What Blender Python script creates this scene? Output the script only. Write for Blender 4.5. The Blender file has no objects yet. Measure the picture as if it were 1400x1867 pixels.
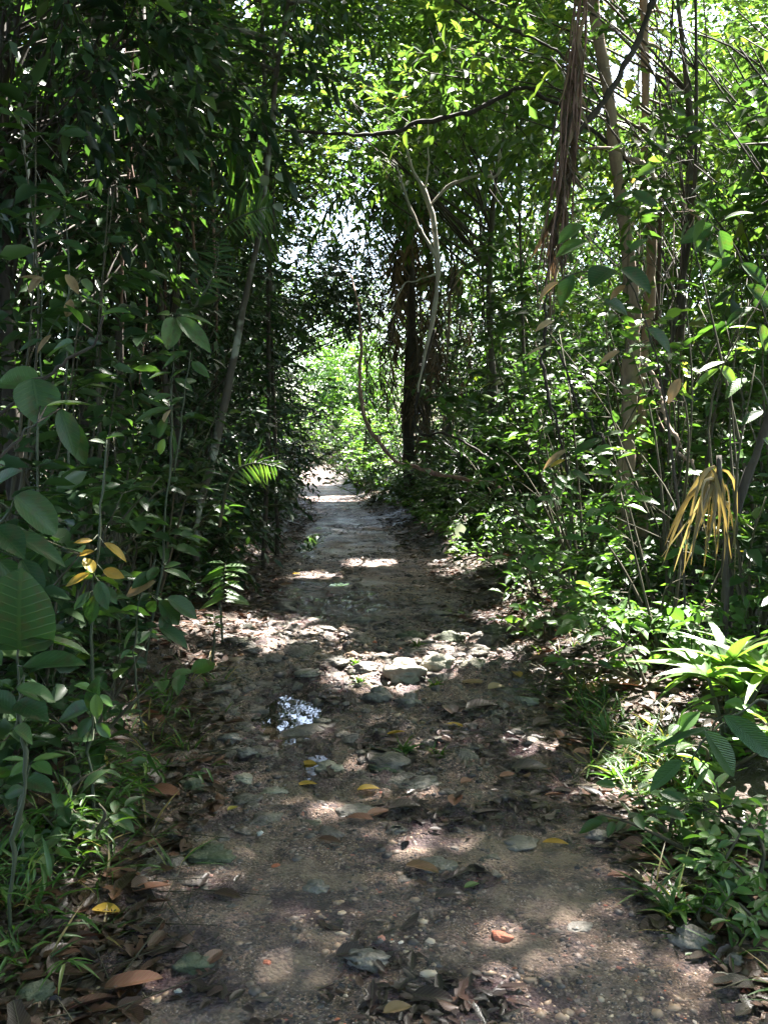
import bpy, math
import numpy as np
from mathutils import Vector
rng = np.random.default_rng(11)
R = math.radians
scene = bpy.context.scene
COL = scene.collection
U = rng.uniform
def nz(a): return a / np.maximum(np.linalg.norm(a, axis=-1, keepdims=True), 1e-9)
def V(*a): return np.array(a, float)
UP = V(0, 0, 1)

# ------------------------------------------------------------------ camera
F, CX, CY, H, PITCH = 1670.0, 700.0, 933.5, 1.55, R(4.57)
cam = bpy.data.cameras.new('camera')
cam.sensor_fit = 'VERTICAL'; cam.sensor_height = 24.0; cam.lens = F / 1867.0 * 24.0
cam.clip_start = 0.05; cam.clip_end = 600
co = bpy.data.objects.new('camera', cam); COL.objects.link(co)
co.location = (0, 0, H); co.rotation_euler = (R(90) - PITCH, 0, 0)
scene.camera = co
_f = V(0, math.cos(PITCH), -math.sin(PITCH)); _u = V(0, math.sin(PITCH), math.cos(PITCH))
def P(px, py, d):
    """measured point of the place: photograph pixel plus its distance down the path"""
    v = _f + V(1, 0, 0) * (px - CX) / F + _u * (CY - py) / F
    return V(0, 0, H) + v * (d / v[1])

# ------------------------------------------------------------------ noise, ground
def _h(i, j, s):
    n = (i * 374761393 + j * 668265263 + s * 974634777) & 0xFFFFFFFF
    n = ((n ^ (n >> 13)) * 1274126177) & 0xFFFFFFFF
    return ((n ^ (n >> 16)) & 0xFFFF) / 65535.0
def vn(x, y, s=0):
    x = np.asarray(x, float); y = np.asarray(y, float)
    i = np.floor(x).astype(np.int64); j = np.floor(y).astype(np.int64)
    a = x - i; b = y - j; a = a * a * (3 - 2 * a); b = b * b * (3 - 2 * b)
    return ((_h(i, j, s) * (1 - a) + _h(i + 1, j, s) * a) * (1 - b) + (_h(i, j + 1, s) * (1 - a) + _h(i + 1, j + 1, s) * a) * b)
def fbm(x, y, s=0, o=4):
    r = 0; k = .5
    for q in range(o): r = r + k * (vn(x * 2 ** q, y * 2 ** q, s + q) - .5); k *= .5
    return r
_cy = np.array([-10, 0, 2.4, 4.2, 6.4, 10.3, 17.2, 26, 43, 55, 74, 95.])
_cx = np.array([.3, .15, .13, .05, -.08, -.33, -.70, -1.55, -3.45, -4.8, -7.2, -14])
def pc(y): return np.interp(y, _cy, _cx)
def hw(y): return np.interp(y, [0, 2.4, 4.2, 6.4, 10.3, 17.2, 26, 43, 70], [.98, 1.0, 1.05, 1.13, 1.05, .82, .58, .42, .4])
PUD = []   # puddles: centre x, y, rx, ry, level
def gh(x, y):
    x = np.asarray(x, float); y = np.asarray(y, float)
    u = x - pc(y); e = np.abs(u) - hw(y) - .25 * fbm(x * 1.1, y * 1.1, 5)
    s = np.clip(e / .5, 0, 1); s = s * s * (3 - 2 * s)
    z = .10 * s + .14 * fbm(x * .5, y * .5, 1) * s + .05 * np.clip(e, 0, 6)
    z = z + .05 * fbm(x * 2.2, y * 1.6, 2, 3) + .035 * fbm(x * 7, y * 7, 3, 3) + .012 * fbm(x * 24, y * 24, 4, 2)
    ridge = np.exp(-((y - 6.1 + .5 * u) / .75) ** 2) * (1 - s) * .06      # the rocky rib across the path
    rk = np.exp(-((y - 6.3) / 1.5) ** 2) + .5 * np.exp(-((y - 4.2) / .6) ** 2) + .25
    z = z + ridge * (1 + 2 * fbm(x * 4, y * 4, 8)) + rk * (1 - s) * .07 * (np.abs(fbm(x * 9, y * 7, 14, 3)) * 2.2 - .3)
    for (a, b, ra, rb, lv) in PUD:
        q = ((x - a) / ra) ** 2 + ((y - b) / rb) ** 2 + 2.2 * fbm(x * 7, y * 5, 9)
        w = np.clip(1.35 - q, 0, 1); w = w * w * (3 - 2 * w)
        z = z * (1 - w) + w * (lv - .018 + .5 * (z - lv) * .4)
    return z
def G(px, py):
    d = H * F / max(py - 800.0, 8)
    for _ in range(3):
        p = P(px, py, d); z = float(gh(p[0], p[1])); d = d * (H - z) / max(H - p[2], 1e-6)
    p = P(px, py, d); p[2] = float(gh(p[0], p[1])); return p
for (px, py, wx, wy) in [(535, 1310, 58, 50), (575, 1408, 22, 16), (566, 988, 16, 18), (618, 1066, 14, 3)]:
    d = H * F / (py - 800); p = P(px, py, d)
    PUD.append((p[0], p[1], wx * d / F, wy * d * d / (F * H), -.012))

def ells(l):
    out = []
    for (px, py, wx, wy) in l: g = G(px, py); d = g[1]; out.append((g[0], g[1], wx * d / F, wy * d * d / (F * H)))
    return out
MUD = ells([(905, 1330, 130, 48), (760, 1490, 120, 34), (950, 1480, 90, 26), (670, 1755, 70, 30), (790, 1825, 120, 50), (250, 1730, 150, 60), (560, 1085, 110, 22), (890, 1130, 120, 40), (1000, 1420, 110, 34), (520, 930, 40, 20), (700, 1340, 50, 20), (400, 1620, 60, 24), (610, 1110, 120, 26), (1120, 1540, 80, 30), (380, 1800, 60, 40), (860, 1600, 60, 18), (450, 1180, 40, 6), (690, 900, 40, 12)])
SAND = ells([(705, 1108, 48, 12), (485, 1203, 85, 16), (600, 1345, 90, 30), (560, 1590, 110, 34), (450, 1540, 90, 30), (900, 1735, 110, 40), (740, 1560, 110, 20), (640, 1000, 60, 14), (1000, 1560, 110, 30), (650, 1060, 60, 10), (540, 1770, 70, 40), (330, 1860, 100, 30), (980, 1640, 90, 30)])
MUD += [(a, b, ra * 1.7, rb * 1.6) for (a, b, ra, rb, lv) in PUD]
def patch(x, y, l, sd):
    x = np.asarray(x, float); n = 2.6 * fbm(x * 3.5, np.asarray(y) * 3.5, sd, 6); m = np.zeros_like(x)
    for (a, b, ra, rb) in l: m = np.maximum(m, np.clip((1.15 - ((x - a) / ra) ** 2 - ((y - b) / rb) ** 2 + n) * 2.2, 0, 1))
    return m
# ------------------------------------------------------------------ sunlight and the gaps that let it in
SE, SA = R(60), R(33)          # elevation, azimuth to the right of the path's direction
S = V(math.sin(SA) * math.cos(SE), math.cos(SA) * math.cos(SE), math.sin(SE))
ELL, SPH = [], []
for (px, py, wx, wy) in [(450, 1180, 60, 12), (330, 1172, 60, 16), (485, 1207, 45, 9), (610, 1350, 55, 11), (770, 1222, 85, 17), (850, 1228, 60, 10),
        (560, 1490, 62, 16), (740, 1552, 66, 16), (450, 1425, 40, 10), (960, 1375, 36, 8), (1050, 1470, 36, 7), (345, 1635, 34, 12), (440, 1630, 40, 10),
        (965, 1130, 45, 14), (1150, 1285, 75, 26), (930, 1205, 40, 9), (720, 1260, 40, 10), (1140, 1330, 60, 14), (590, 862, 40, 9), (580, 880, 26, 4),
        (860, 960, 40, 8), (640, 1450, 20, 8), (690, 1240, 30, 8), (610, 1470, 30, 8), (880, 1560, 22, 6), (800, 985, 30, 5)]:
    d = H * F / (py - 800); p = P(px, py, d)
    ELL.append((p[0], p[1], wx * d / F, max(wy * d * d / (F * H), .1)))
for (px, py, d, r) in [(1330, 1200, 4.2, .55), (1300, 1290, 4.0, .4), (1370, 1260, 4.0, .4), (1240, 1180, 5.2, .3), (1120, 1180, 6, .3), (1180, 1140, 5, .16), (1210, 1410, 3.2, .10), (995, 530, 5, .10), (1210, 690, 5.6, .09), (1310, 690, 5.2, .12), (840, 968, 11.5, .35),
        (960, 1090, 8, .45), (1000, 1000, 8, .35), (900, 920, 11, .5), (300, 800, 5.5, .07), (290, 590, 5.5, .1), (150, 1440, 3.2, .10), (185, 1400, 3.4, .09), (415, 1050, 6.5, .2), (395, 1130, 6.2, .12),
        (160, 1010, 4, .12), (1290, 960, 5, .2), (1060, 1130, 6.5, .3), (1120, 1060, 7, .3), (1050, 430, 5, .12), (730, 850, 12, .4), (790, 380, 12.6, .35), (1010, 200, 8, .5), (1115, 230, 9, .5), (500, 60, 9, .5),
        (1080, 860, 9, .6), (980, 840, 7, .15), (120, 690, 2.8, .05), (60, 660, 2.8, .06), (1250, 850, 6, .3), (640, 880, 24, 1.2), (640, 800, 34, 2.), (1000, 650, 14, .9), (1180, 760, 9, .6), (1330, 1000, 8, .6),
        (75, 1255, 2.7, .06), (180, 1290, 3.4, .06), (240, 120, 7.2, .4), (60, 110, 6.8, .35), (150, 250, 7.2, .25), (540, 100, 15, 1.1), (650, 130, 15, 1.2), (800, 120, 10, .6), (900, 60, 9.6, .5), (1330, 200, 8, .7), (1250, 400, 7, .35), (1350, 560, 6.5, .3), (60, 560, 7, .5), (40, 1020, 7, .3), (300, 1050, 5, .1)]:
    SPH.append((P(px, py, d), r))
GAP = [((V(PUD[0][0], PUD[0][1], 0), nz(V(-.099, 1, .305))), .75, .72)]
for (px, py, r, pr) in [(1150, 140, .62, .92), (1235, 60, .5, .8), (1310, 30, .3, .7), (618, 390, .45, .62), (665, 330, .25, .6), (1050, 30, .3, .6), (60, 75, .25, .8), (1300, 190, .25, .7), (440, 15, .25, .7)]: GAP.append(((V(0, 0, H), nz(P(px, py, 10) - V(0, 0, H))), r, pr))   # thin foliage where the big puddle mirrors the sky
def keep(p):
    k = np.ones(len(p), bool)
    gx = p[:, 0] - S[0] / S[2] * p[:, 2]; gy = p[:, 1] - S[1] / S[2] * p[:, 2]
    gx = gx + .35 * fbm(gx * 3, gy * 3, 31, 2); gy = gy + .35 * fbm(gx * 3, gy * 3, 37, 2)
    hi = p[:, 2] > .5
    for (a, b, ra, rb) in ELL: k &= ~((((gx - a) / (ra + .03)) ** 2 + ((gy - b) / (rb + .02)) ** 2 < 1) & hi)
    for (T, r) in SPH:
        d = p - T; t = d @ S
        k &= ~((np.einsum('ij,ij->i', d, d) - t * t < r * r) & (t > max(.3, r)))
    for (T, r, pr) in GAP:
        d = p - T[0]; t = d @ T[1]
        k &= ~((np.einsum('ij,ij->i', d, d) - t * t < (r * (.4 + .6 * t / 20)) ** 2) & (t > 6) & (U(0, 1, len(p)) < pr))
    return k

# ------------------------------------------------------------------ mesh building
class MB:
    """collects blocks of geometry for ONE mesh"""
    def __init__(s): s.v, s.l, s.n, s.r, s.uv, s.k = [], [], [], [], [], 0
    def add(s, co, loops, sizes, rnd, uv=None):
        s.v.append(co); s.l.append(loops + s.k); s.n.append(sizes)
        s.r.append(np.broadcast_to(rnd, (len(co),)).astype(np.float32)); s.uv.append(uv if uv is not None else np.zeros((len(loops), 2)))
        s.k += len(co)
    def build(s, name, mat, parent=None, smooth=True):
        if not s.v: s.add(np.zeros((3, 3)), np.array([0, 1, 2]), np.array([3]), 0.)
        c = np.concatenate(s.v); l = np.concatenate(s.l).astype(np.int32); n = np.concatenate(s.n).astype(np.int32)
        if parent is not None: c = c - np.array(root_of(parent).location)
        me = bpy.data.meshes.new(name)
        me.vertices.add(len(c)); me.vertices.foreach_set('co', c.astype(np.float32).ravel())
        me.loops.add(len(l)); me.loops.foreach_set('vertex_index', l)
        me.polygons.add(len(n)); me.polygons.foreach_set('loop_start', np.concatenate([[0], np.cumsum(n)[:-1]]).astype(np.int32))
        if smooth: me.polygons.foreach_set('use_smooth', np.ones(len(n), bool))
        a = me.attributes.new('rnd', 'FLOAT', 'POINT'); a.data.foreach_set('value', np.concatenate(s.r).astype(np.float32))
        me.uv_layers.new(name='UVMap').data.foreach_set('uv', np.concatenate(s.uv).astype(np.float32).ravel())
        me.update(calc_edges=True); me.materials.append(mat)
        o = bpy.data.objects.new(name, me); COL.objects.link(o)
        if parent is not None: o.parent = parent
        return o
def root_of(o):
    while o.parent: o = o.parent
    return o
def tag(o, label=None, cat=None, group=None, kind=None):
    if label: o['label'] = label
    if cat: o['category'] = cat
    if group: o['group'] = group
    if kind: o['kind'] = kind
    return o
def empty(name, loc, label, cat, group=None):
    o = bpy.data.objects.new(name, None); COL.objects.link(o); o.location = [float(a) for a in loc]; o.empty_display_size = .05
    return tag(o, label, cat, group)

def leaf_tmpl(rows, shape, nx=1, fold=.22, curl=.18):
    """leaf outline: half widths 'shape' at the inner rows; x in -.5...5, y 0..1"""
    v = [(0, 0, 0, 0)]; f = []; prev = None
    for y, w in zip(rows, shape):
        base = len(v); row = []
        for q in range(-nx, nx + 1):
            x = w * q / nx * .5
            v.append((x, y, abs(q / nx) * w * fold, -curl * y * y)); row.append(base + q + nx)
        if prev is None:
            for a, b in zip(row[:-1], row[1:]): f.append((0, b, a))
        else:
            for i in range(len(row) - 1): f.append((prev[i], prev[i + 1], row[i + 1], row[i]))
        prev = row
    v.append((0, 1, 0, -curl)); t = len(v) - 1
    if prev is None: pass
    else:
        for a, b in zip(prev[:-1], prev[1:]): f.append((a, b, t))
    return np.array(v, float), f
L2 = (np.array([(0, 0, 0, 0), (-.5, .45, .14, 0), (.5, .45, .14, 0), (0, 1, 0, -.1)], float), [(0, 2, 3), (0, 3, 1)])
L1 = leaf_tmpl([.28, .66], [.95, .8])
L0 = leaf_tmpl([.06, .16, .3, .46, .62, .76, .88, .95], [.34, .68, .93, 1.0, .92, .70, .38, .16], nx=2)
LH = leaf_tmpl([.03, .10, .24, .42, .60, .76, .88, .95], [.36, .70, .94, 1.0, .96, .80, .52, .28], nx=2)
LG = leaf_tmpl([.15, .4, .7], [.8, 1., .7], fold=.3, curl=.45)
def leaves(mb, pos, dr, nr, ln, wd, rnd, T=L1, curl=1.0, drop=True):
    if len(pos) and drop:
        k = keep(pos); pos, dr, nr, ln, wd, rnd = pos[k], dr[k], nr[k], ln[k], wd[k], rnd[k]
        if np.ndim(curl): curl = curl[k]
    if len(pos) == 0: return
    tv, tf = T
    y = nz(dr); x = nz(np.cross(y, nr)); z = np.cross(x, y)
    cz = ln * curl
    c = pos[:, None] + x[:, None] * (tv[None, :, 0] * wd[:, None])[..., None] + y[:, None] * (tv[None, :, 1] * ln[:, None])[..., None] + z[:, None] * (tv[None, :, 2] * wd[:, None] + tv[None, :, 3] * cz[:, None])[..., None]
    lp = np.array([i for f in tf for i in f]); sz = np.array([len(f) for f in tf]); n, m = len(pos), len(tv)
    loops = (lp[None] + (np.arange(n) * m)[:, None]).ravel()
    uv = np.tile(np.stack([tv[lp, 0] + .5, tv[lp, 1]], 1), (n, 1))
    mb.add(c.reshape(-1, 3), loops, np.tile(sz, n), np.repeat(rnd, m), uv)
def sticks(mb, a, b, r0, r1, rnd=.5):
    n = len(a)
    if n == 0: return
    d = nz(b - a); s = nz(np.cross(d, V(.31, .77, .55))); t = np.cross(d, s)
    r0 = np.broadcast_to(r0, (n,)); r1 = np.broadcast_to(r1, (n,)); c = []
    for (q, rr) in ((a, r0), (b, r1)):
        for k in range(3):
            an = k * 2.0944; c.append(q + (s * math.cos(an) + t * math.sin(an)) * rr[:, None])
    c = np.stack(c, 1)
    lp = np.array([0, 1, 4, 3, 1, 2, 5, 4, 2, 0, 3, 5]); loops = (lp[None] + (np.arange(n) * 6)[:, None]).ravel()
    mb.add(c.reshape(-1, 3), loops, np.full(n * 3, 4), np.repeat(np.broadcast_to(rnd, (n,)), 6))
def smooth_pts(p, k=6):
    p = np.array(p, float); q = np.vstack([2 * p[0] - p[1], p, 2 * p[-1] - p[-2]]); out = []
    for i in range(1, len(q) - 2):
        for t in np.arange(k) / k:
            a, b, c, d = q[i - 1], q[i], q[i + 1], q[i + 2]
            out.append(.5 * (2 * b + (c - a) * t + (2 * a - 5 * b + 4 * c - d) * t * t + (3 * b - a - 3 * c + d) * t ** 3))
    out.append(p[-1]); return np.array(out)
def tube(mb, pts, r, sides=8, rnd=.5, wob=.0, k=6, lump=.06, knot=.16):
    p = smooth_pts(pts, k) if k > 1 else np.array(pts, float); n = len(p)
    r = np.interp(np.linspace(0, 1, n), np.linspace(0, 1, len(np.atleast_1d(r))), np.atleast_1d(r))
    if wob: p = p + np.cumsum(rng.normal(0, wob, (n, 3)), 0) * np.sin(np.linspace(0, math.pi, n))[:, None]
    if n > 12: r = r * (1 + knot * np.convolve(rng.normal(0, 1, n + 2), [.3, .6, .3], 'valid'))
    d = nz(np.gradient(p, axis=0)); s = np.zeros_like(p); a = V(.3, .9, .1) if abs(d[0, 2]) > .7 else UP
    for i in range(n):
        a = a - d[i] * (a @ d[i]); a = a / max(np.linalg.norm(a), 1e-9); s[i] = a
    t = np.cross(d, s); an = np.arange(sides) * 2 * math.pi / sides
    rr = r[:, None] * (1 + rng.normal(0, lump, (n, sides)))
    c = p[:, None] + (s[:, None] * np.cos(an)[None, :, None] + t[:, None] * np.sin(an)[None, :, None]) * rr[..., None]
    i = np.arange(n - 1)[:, None] * sides; j = np.arange(sides)[None]; j2 = (j + 1) % sides
    q = np.stack([i + j, i + j2, i + sides + j2, i + sides + j], -1).reshape(-1)
    mb.add(c.reshape(-1, 3), q, np.full((n - 1) * sides, 4), rnd)
    for e, rev in ((0, True), (n - 1, False)):
        q = np.arange(sides) + e * sides; mb.add(np.zeros((0, 3)), (q[::-1] if rev else q) - mb.k + (mb.k - n * sides), np.array([sides]), rnd)
    return p
def sprays(lf, tw, O, D, L, K, ll, wr, T=L2, droop=.35, spread=.95, upn=.55, rlo=0., rhi=1., tr=.004, curl=1., lit=True):
    M = len(O)
    if M == 0: return
    D = nz(D); L = np.broadcast_to(L, (M,)); ll = np.broadcast_to(ll, (M,))
    side = nz(np.cross(D, UP + rng.normal(0, .25, (M, 3)))); t = (np.arange(K) + .7) / K
    pos = O[:, None] + D[:, None] * (L[:, None] * t)[..., None]
    pos[..., 2] -= droop * .5 * L[:, None] * t ** 2
    sg = np.where(np.arange(K) % 2, 1., -1.)[None] * np.ones((M, 1))
    a = spread * U(.6, 1.25, (M, K)); a[:, -1] *= .15
    dr = D[:, None] * np.cos(a)[..., None] + side[:, None] * (sg * np.sin(a))[..., None]
    dr[..., 2] -= droop * U(0, 1.5, (M, K))
    nr = UP + rng.normal(0, upn, (M, K, 3)); ln = ll[:, None] * U(.6, 1.25, (M, K))
    rb = U(rlo, rhi, M)[:, None] * .6 + U(rlo, rhi, (M, K)) * .4
    leaves(lf, pos.reshape(-1, 3), dr.reshape(-1, 3), nr.reshape(-1, 3), ln.ravel(), (ln * wr * U(.8, 1.2, (M, K))).ravel(), rb.ravel(), T, curl, lit)
    e = O + D * L[:, None]; e[:, 2] -= droop * .5 * L
    if tw is not None:
        k = keep(pos[:, K // 2]) if lit else np.ones(M, bool); sticks(tw, O[k], e[k], tr, tr * .4)
def ball(n, hollow=.35):
    d = nz(rng.normal(size=(n, 3))); return d * (U(hollow ** 3, 1, n) ** (1 / 3))[:, None]

# ------------------------------------------------------------------ materials
def nodes(name):
    m = bpy.data.materials.new(name); m.use_nodes = True; t = m.node_tree; t.nodes.clear(); return m, t
def N(t, typ, **kw):
    n = t.nodes.new(typ)
    for k, v in kw.items():
        if k in n.inputs: n.inputs[k].default_value = v
        else: setattr(n, k, v)
    return n
def ramp(t, stops, interp='LINEAR'):
    n = t.nodes.new('ShaderNodeValToRGB'); e = n.color_ramp; e.interpolation = interp
    while len(e.elements) < len(stops): e.elements.new(.5)
    for q, (p, c) in zip(e.elements, stops): q.position = p; q.color = (*c, 1)
    return n
def leaf_mat(name, stops, rough=.38, trans=.35, tcol=(1.6, 1.9, .55), vein=0., pleat=0., spec=.5, spots=0.):
    m, t = nodes(name); L = t.links.new
    at = N(t, 'ShaderNodeAttribute', attribute_name='rnd'); rp = ramp(t, stops); L(at.outputs['Fac'], rp.inputs[0])
    col = rp.outputs[0]
    bump = None
    if vein or pleat:
        uv = N(t, 'ShaderNodeUVMap'); sx = N(t, 'ShaderNodeSeparateXYZ'); L(uv.outputs[0], sx.inputs[0])
        ab = N(t, 'ShaderNodeMath', operation='SUBTRACT'); L(sx.outputs[0], ab.inputs[0]); ab.inputs[1].default_value = .5
        aa = N(t, 'ShaderNodeMath', operation='ABSOLUTE'); L(ab.outputs[0], aa.inputs[0])
        yy = N(t, 'ShaderNodeMath', operation='MULTIPLY_ADD'); L(aa.outputs[0], yy.inputs[0]); yy.inputs[1].default_value = -.55; L(sx.outputs[1], yy.inputs[2])
        fr = N(t, 'ShaderNodeMath', operation='MULTIPLY'); L(yy.outputs[0], fr.inputs[0]); fr.inputs[1].default_value = 62. if not pleat else 110.
        sn = N(t, 'ShaderNodeMath', operation='SINE'); L(fr.outputs[0], sn.inputs[0])
        pw = N(t, 'ShaderNodeMapRange'); L(sn.outputs[0], pw.inputs[0]); pw.inputs[1].default_value = .75 if not pleat else -1.; pw.inputs[2].default_value = 1.
        mid = N(t, 'ShaderNodeMapRange'); L(aa.outputs[0], mid.inputs[0]); mid.inputs[1].default_value = .035; mid.inputs[2].default_value = .01
        mx = N(t, 'ShaderNodeMath', operation='MAXIMUM'); L(pw.outputs[0], mx.inputs[0]); L(mid.outputs[0], mx.inputs[1])
        bump = N(t, 'ShaderNodeBump', Strength=max(vein, pleat), Distance=.004); L(mx.outputs[0], bump.inputs['Height'])
        mc = N(t, 'ShaderNodeMixRGB', blend_type='MIX'); fm = N(t, 'ShaderNodeMath', operation='MULTIPLY'); L(mx.outputs[0], fm.inputs[0]); fm.inputs[1].default_value = .14 if not pleat else .08
        L(fm.outputs[0], mc.inputs[0]); L(col, mc.inputs[1]); mc.inputs[2].default_value = (.16, .22, .07, 1); col = mc.outputs[0]
    if spots:
        no = N(t, 'ShaderNodeTexNoise', Scale=26., Detail=4.); tc = N(t, 'ShaderNodeTexCoord'); L(tc.outputs['Object'], no.inputs['Vector'])
        mr = N(t, 'ShaderNodeMapRange'); L(no.outputs[0], mr.inputs[0]); mr.inputs[1].default_value = .5; mr.inputs[2].default_value = .75; mr.inputs[4].default_value = spots
        ms = N(t, 'ShaderNodeMixRGB', blend_type='MIX'); L(mr.outputs[0], ms.inputs[0]); L(col, ms.inputs[1]); ms.inputs[2].default_value = (.07, .05, .025, 1); col = ms.outputs[0]
    p = N(t, 'ShaderNodeBsdfPrincipled', Roughness=rough); p.inputs['Specular IOR Level'].default_value = spec; L(col, p.inputs['Base Color'])
    if bump: L(bump.outputs[0], p.inputs['Normal'])
    tm = N(t, 'ShaderNodeMixRGB', blend_type='MULTIPLY'); tm.inputs[0].default_value = 1; L(col, tm.inputs[1]); tm.inputs[2].default_value = (*tcol, 1)
    tr = N(t, 'ShaderNodeBsdfTranslucent'); L(tm.outputs[0], tr.inputs[0])
    mix = N(t, 'ShaderNodeMixShader'); mix.inputs[0].default_value = trans; L(p.outputs[0], mix.inputs[1]); L(tr.outputs[0], mix.inputs[2])
    o = N(t, 'ShaderNodeOutputMaterial'); L(mix.outputs[0], o.inputs[0]); return m
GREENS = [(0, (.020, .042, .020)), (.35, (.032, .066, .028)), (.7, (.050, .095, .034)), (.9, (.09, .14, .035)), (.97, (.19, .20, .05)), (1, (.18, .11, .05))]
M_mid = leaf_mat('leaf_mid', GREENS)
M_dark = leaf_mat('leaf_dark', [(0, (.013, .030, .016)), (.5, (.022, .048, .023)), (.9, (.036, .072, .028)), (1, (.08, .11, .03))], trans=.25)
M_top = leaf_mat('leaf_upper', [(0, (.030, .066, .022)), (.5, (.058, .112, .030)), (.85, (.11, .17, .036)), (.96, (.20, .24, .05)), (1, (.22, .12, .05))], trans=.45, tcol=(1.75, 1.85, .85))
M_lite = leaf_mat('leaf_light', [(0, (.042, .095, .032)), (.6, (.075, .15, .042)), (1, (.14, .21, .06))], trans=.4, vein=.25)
M_near = leaf_mat('leaf_near', [(0, (.024, .060, .022)), (.5, (.042, .092, .032)), (.85, (.070, .13, .042)), (1, (.12, .17, .055))], rough=.44, trans=.36, vein=.3, spots=.75, spec=.4)
M_pleat = leaf_mat('leaf_pleated', [(0, (.035, .095, .035)), (1, (.06, .13, .05))], rough=.36, trans=.25, pleat=.9)
M_tan = leaf_mat('leaf_tan', [(0, (.20, .12, .055)), (.5, (.34, .23, .12)), (1, (.42, .33, .20))], rough=.6, trans=.35, tcol=(1.3, 1.1, .8), vein=.4, spots=.4)
M_yel = leaf_mat('leaf_yellow', [(0, (.42, .22, .035)), (.5, (.50, .33, .05)), (1, (.40, .36, .07))], rough=.45, trans=.4, tcol=(1.3, 1.2, .6), vein=.4, spots=.35)
M_pale = leaf_mat('leaf_pale', [(0, (.20, .26, .20)), (1, (.34, .38, .30))], rough=.5, trans=.35, tcol=(1.1, 1.1, .9))
M_dead = leaf_mat('leaf_dead', [(0, (0.014, 0.008, 0.008)), (.3, (0.033, 0.016, 0.013)), (.6, (0.078, 0.033, 0.022)), (.82, (0.156, 0.066, 0.040)), (.95, (0.234, 0.133, 0.072)), (1, (0.312, 0.218, 0.064))], rough=.42, trans=.12, tcol=(1.4, 1., .7), vein=.5, spots=.5)
M_wet = leaf_mat('leaf_wet_dead', [(0, (.018, .012, .014)), (.5, (.045, .024, .025)), (.9, (.10, .045, .035)), (1, (.20, .10, .06))], rough=.34, trans=.03, tcol=(1, 1, 1), vein=.5)
M_red = leaf_mat('leaf_russet', [(0, (.16, .065, .04)), (1, (.30, .13, .08))], rough=.5, trans=.15, tcol=(1.2, 1, .8), vein=.5, spots=.4)
M_straw = leaf_mat('leaf_straw', [(0, (.045, .032, .022)), (.5, (.12, .08, .05)), (1, (.32, .22, .13))], rough=.6, trans=.25, tcol=(1.2, 1, .7))
M_grass = leaf_mat('grass_blade', [(0, (.035, .08, .022)), (.6, (.065, .135, .032)), (.8, (.11, .19, .045)), (.9, (.20, .17, .07)), (1, (.30, .23, .11))], rough=.4, trans=.4)
def bark(name, a, b, scale=14., rough=.85, patch=None, pt=(.55, .66), bump=.5):
    m, t = nodes(name); L = t.links.new
    tc = N(t, 'ShaderNodeTexCoord'); mp = N(t, 'ShaderNodeMapping'); L(tc.outputs['Object'], mp.inputs[0]); mp.inputs['Scale'].default_value = (1, 1, .3)
    n1 = N(t, 'ShaderNodeTexNoise', Scale=scale, Detail=6., Roughness=.65); L(mp.outputs[0], n1.inputs['Vector'])
    r1 = ramp(t, [(.3, a), (.7, b)]); L(n1.outputs[0], r1.inputs[0]); col = r1.outputs[0]
    if patch:
        n2 = N(t, 'ShaderNodeTexNoise', Scale=scale * .45, Detail=3.); L(tc.outputs['Object'], n2.inputs['Vector'])
        mr = N(t, 'ShaderNodeMapRange'); L(n2.outputs[0], mr.inputs[0]); mr.inputs[1].default_value, mr.inputs[2].default_value = pt
        mx = N(t, 'ShaderNodeMixRGB'); L(mr.outputs[0], mx.inputs[0]); L(col, mx.inputs[1]); mx.inputs[2].default_value = (*patch, 1); col = mx.outputs[0]
    bp = N(t, 'ShaderNodeBump', Strength=bump, Distance=.01); L(n1.outputs[0], bp.inputs['Height'])
    p = N(t, 'ShaderNodeBsdfPrincipled', Roughness=rough); L(col, p.inputs['Base Color']); L(bp.outputs[0], p.inputs['Normal'])
    o = N(t, 'ShaderNodeOutputMaterial'); L(p.outputs[0], o.inputs[0]); return m
B_dark = bark('bark_dark', (.022, .017, .013), (.07, .055, .042), patch=(.10, .11, .08), pt=(.58, .75))
B_mot = bark('bark_mottled', (.045, .038, .03), (.10, .085, .065), patch=(.28, .30, .25), pt=(.48, .58), scale=10)
B_pink = bark('bark_pinkish', (.19, .13, .095), (.38, .28, .21), patch=(.15, .12, .095), pt=(.55, .7))
B_pale = bark('bark_pale', (.28, .25, .21), (.52, .48, .42), patch=(.16, .14, .11), pt=(.6, .75))
B_lia = bark('liana_bark', (.12, .068, .052), (.30, .18, .145), scale=25)
B_black = bark('liana_dark', (.014, .011, .009), (.045, .034, .028), scale=25)
B_twig = bark('twig_bark', (.035, .03, .018), (.09, .08, .045), scale=30)
B_green = bark('stem_green', (.03, .042, .02), (.075, .085, .045), scale=30, rough=.6)

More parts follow.
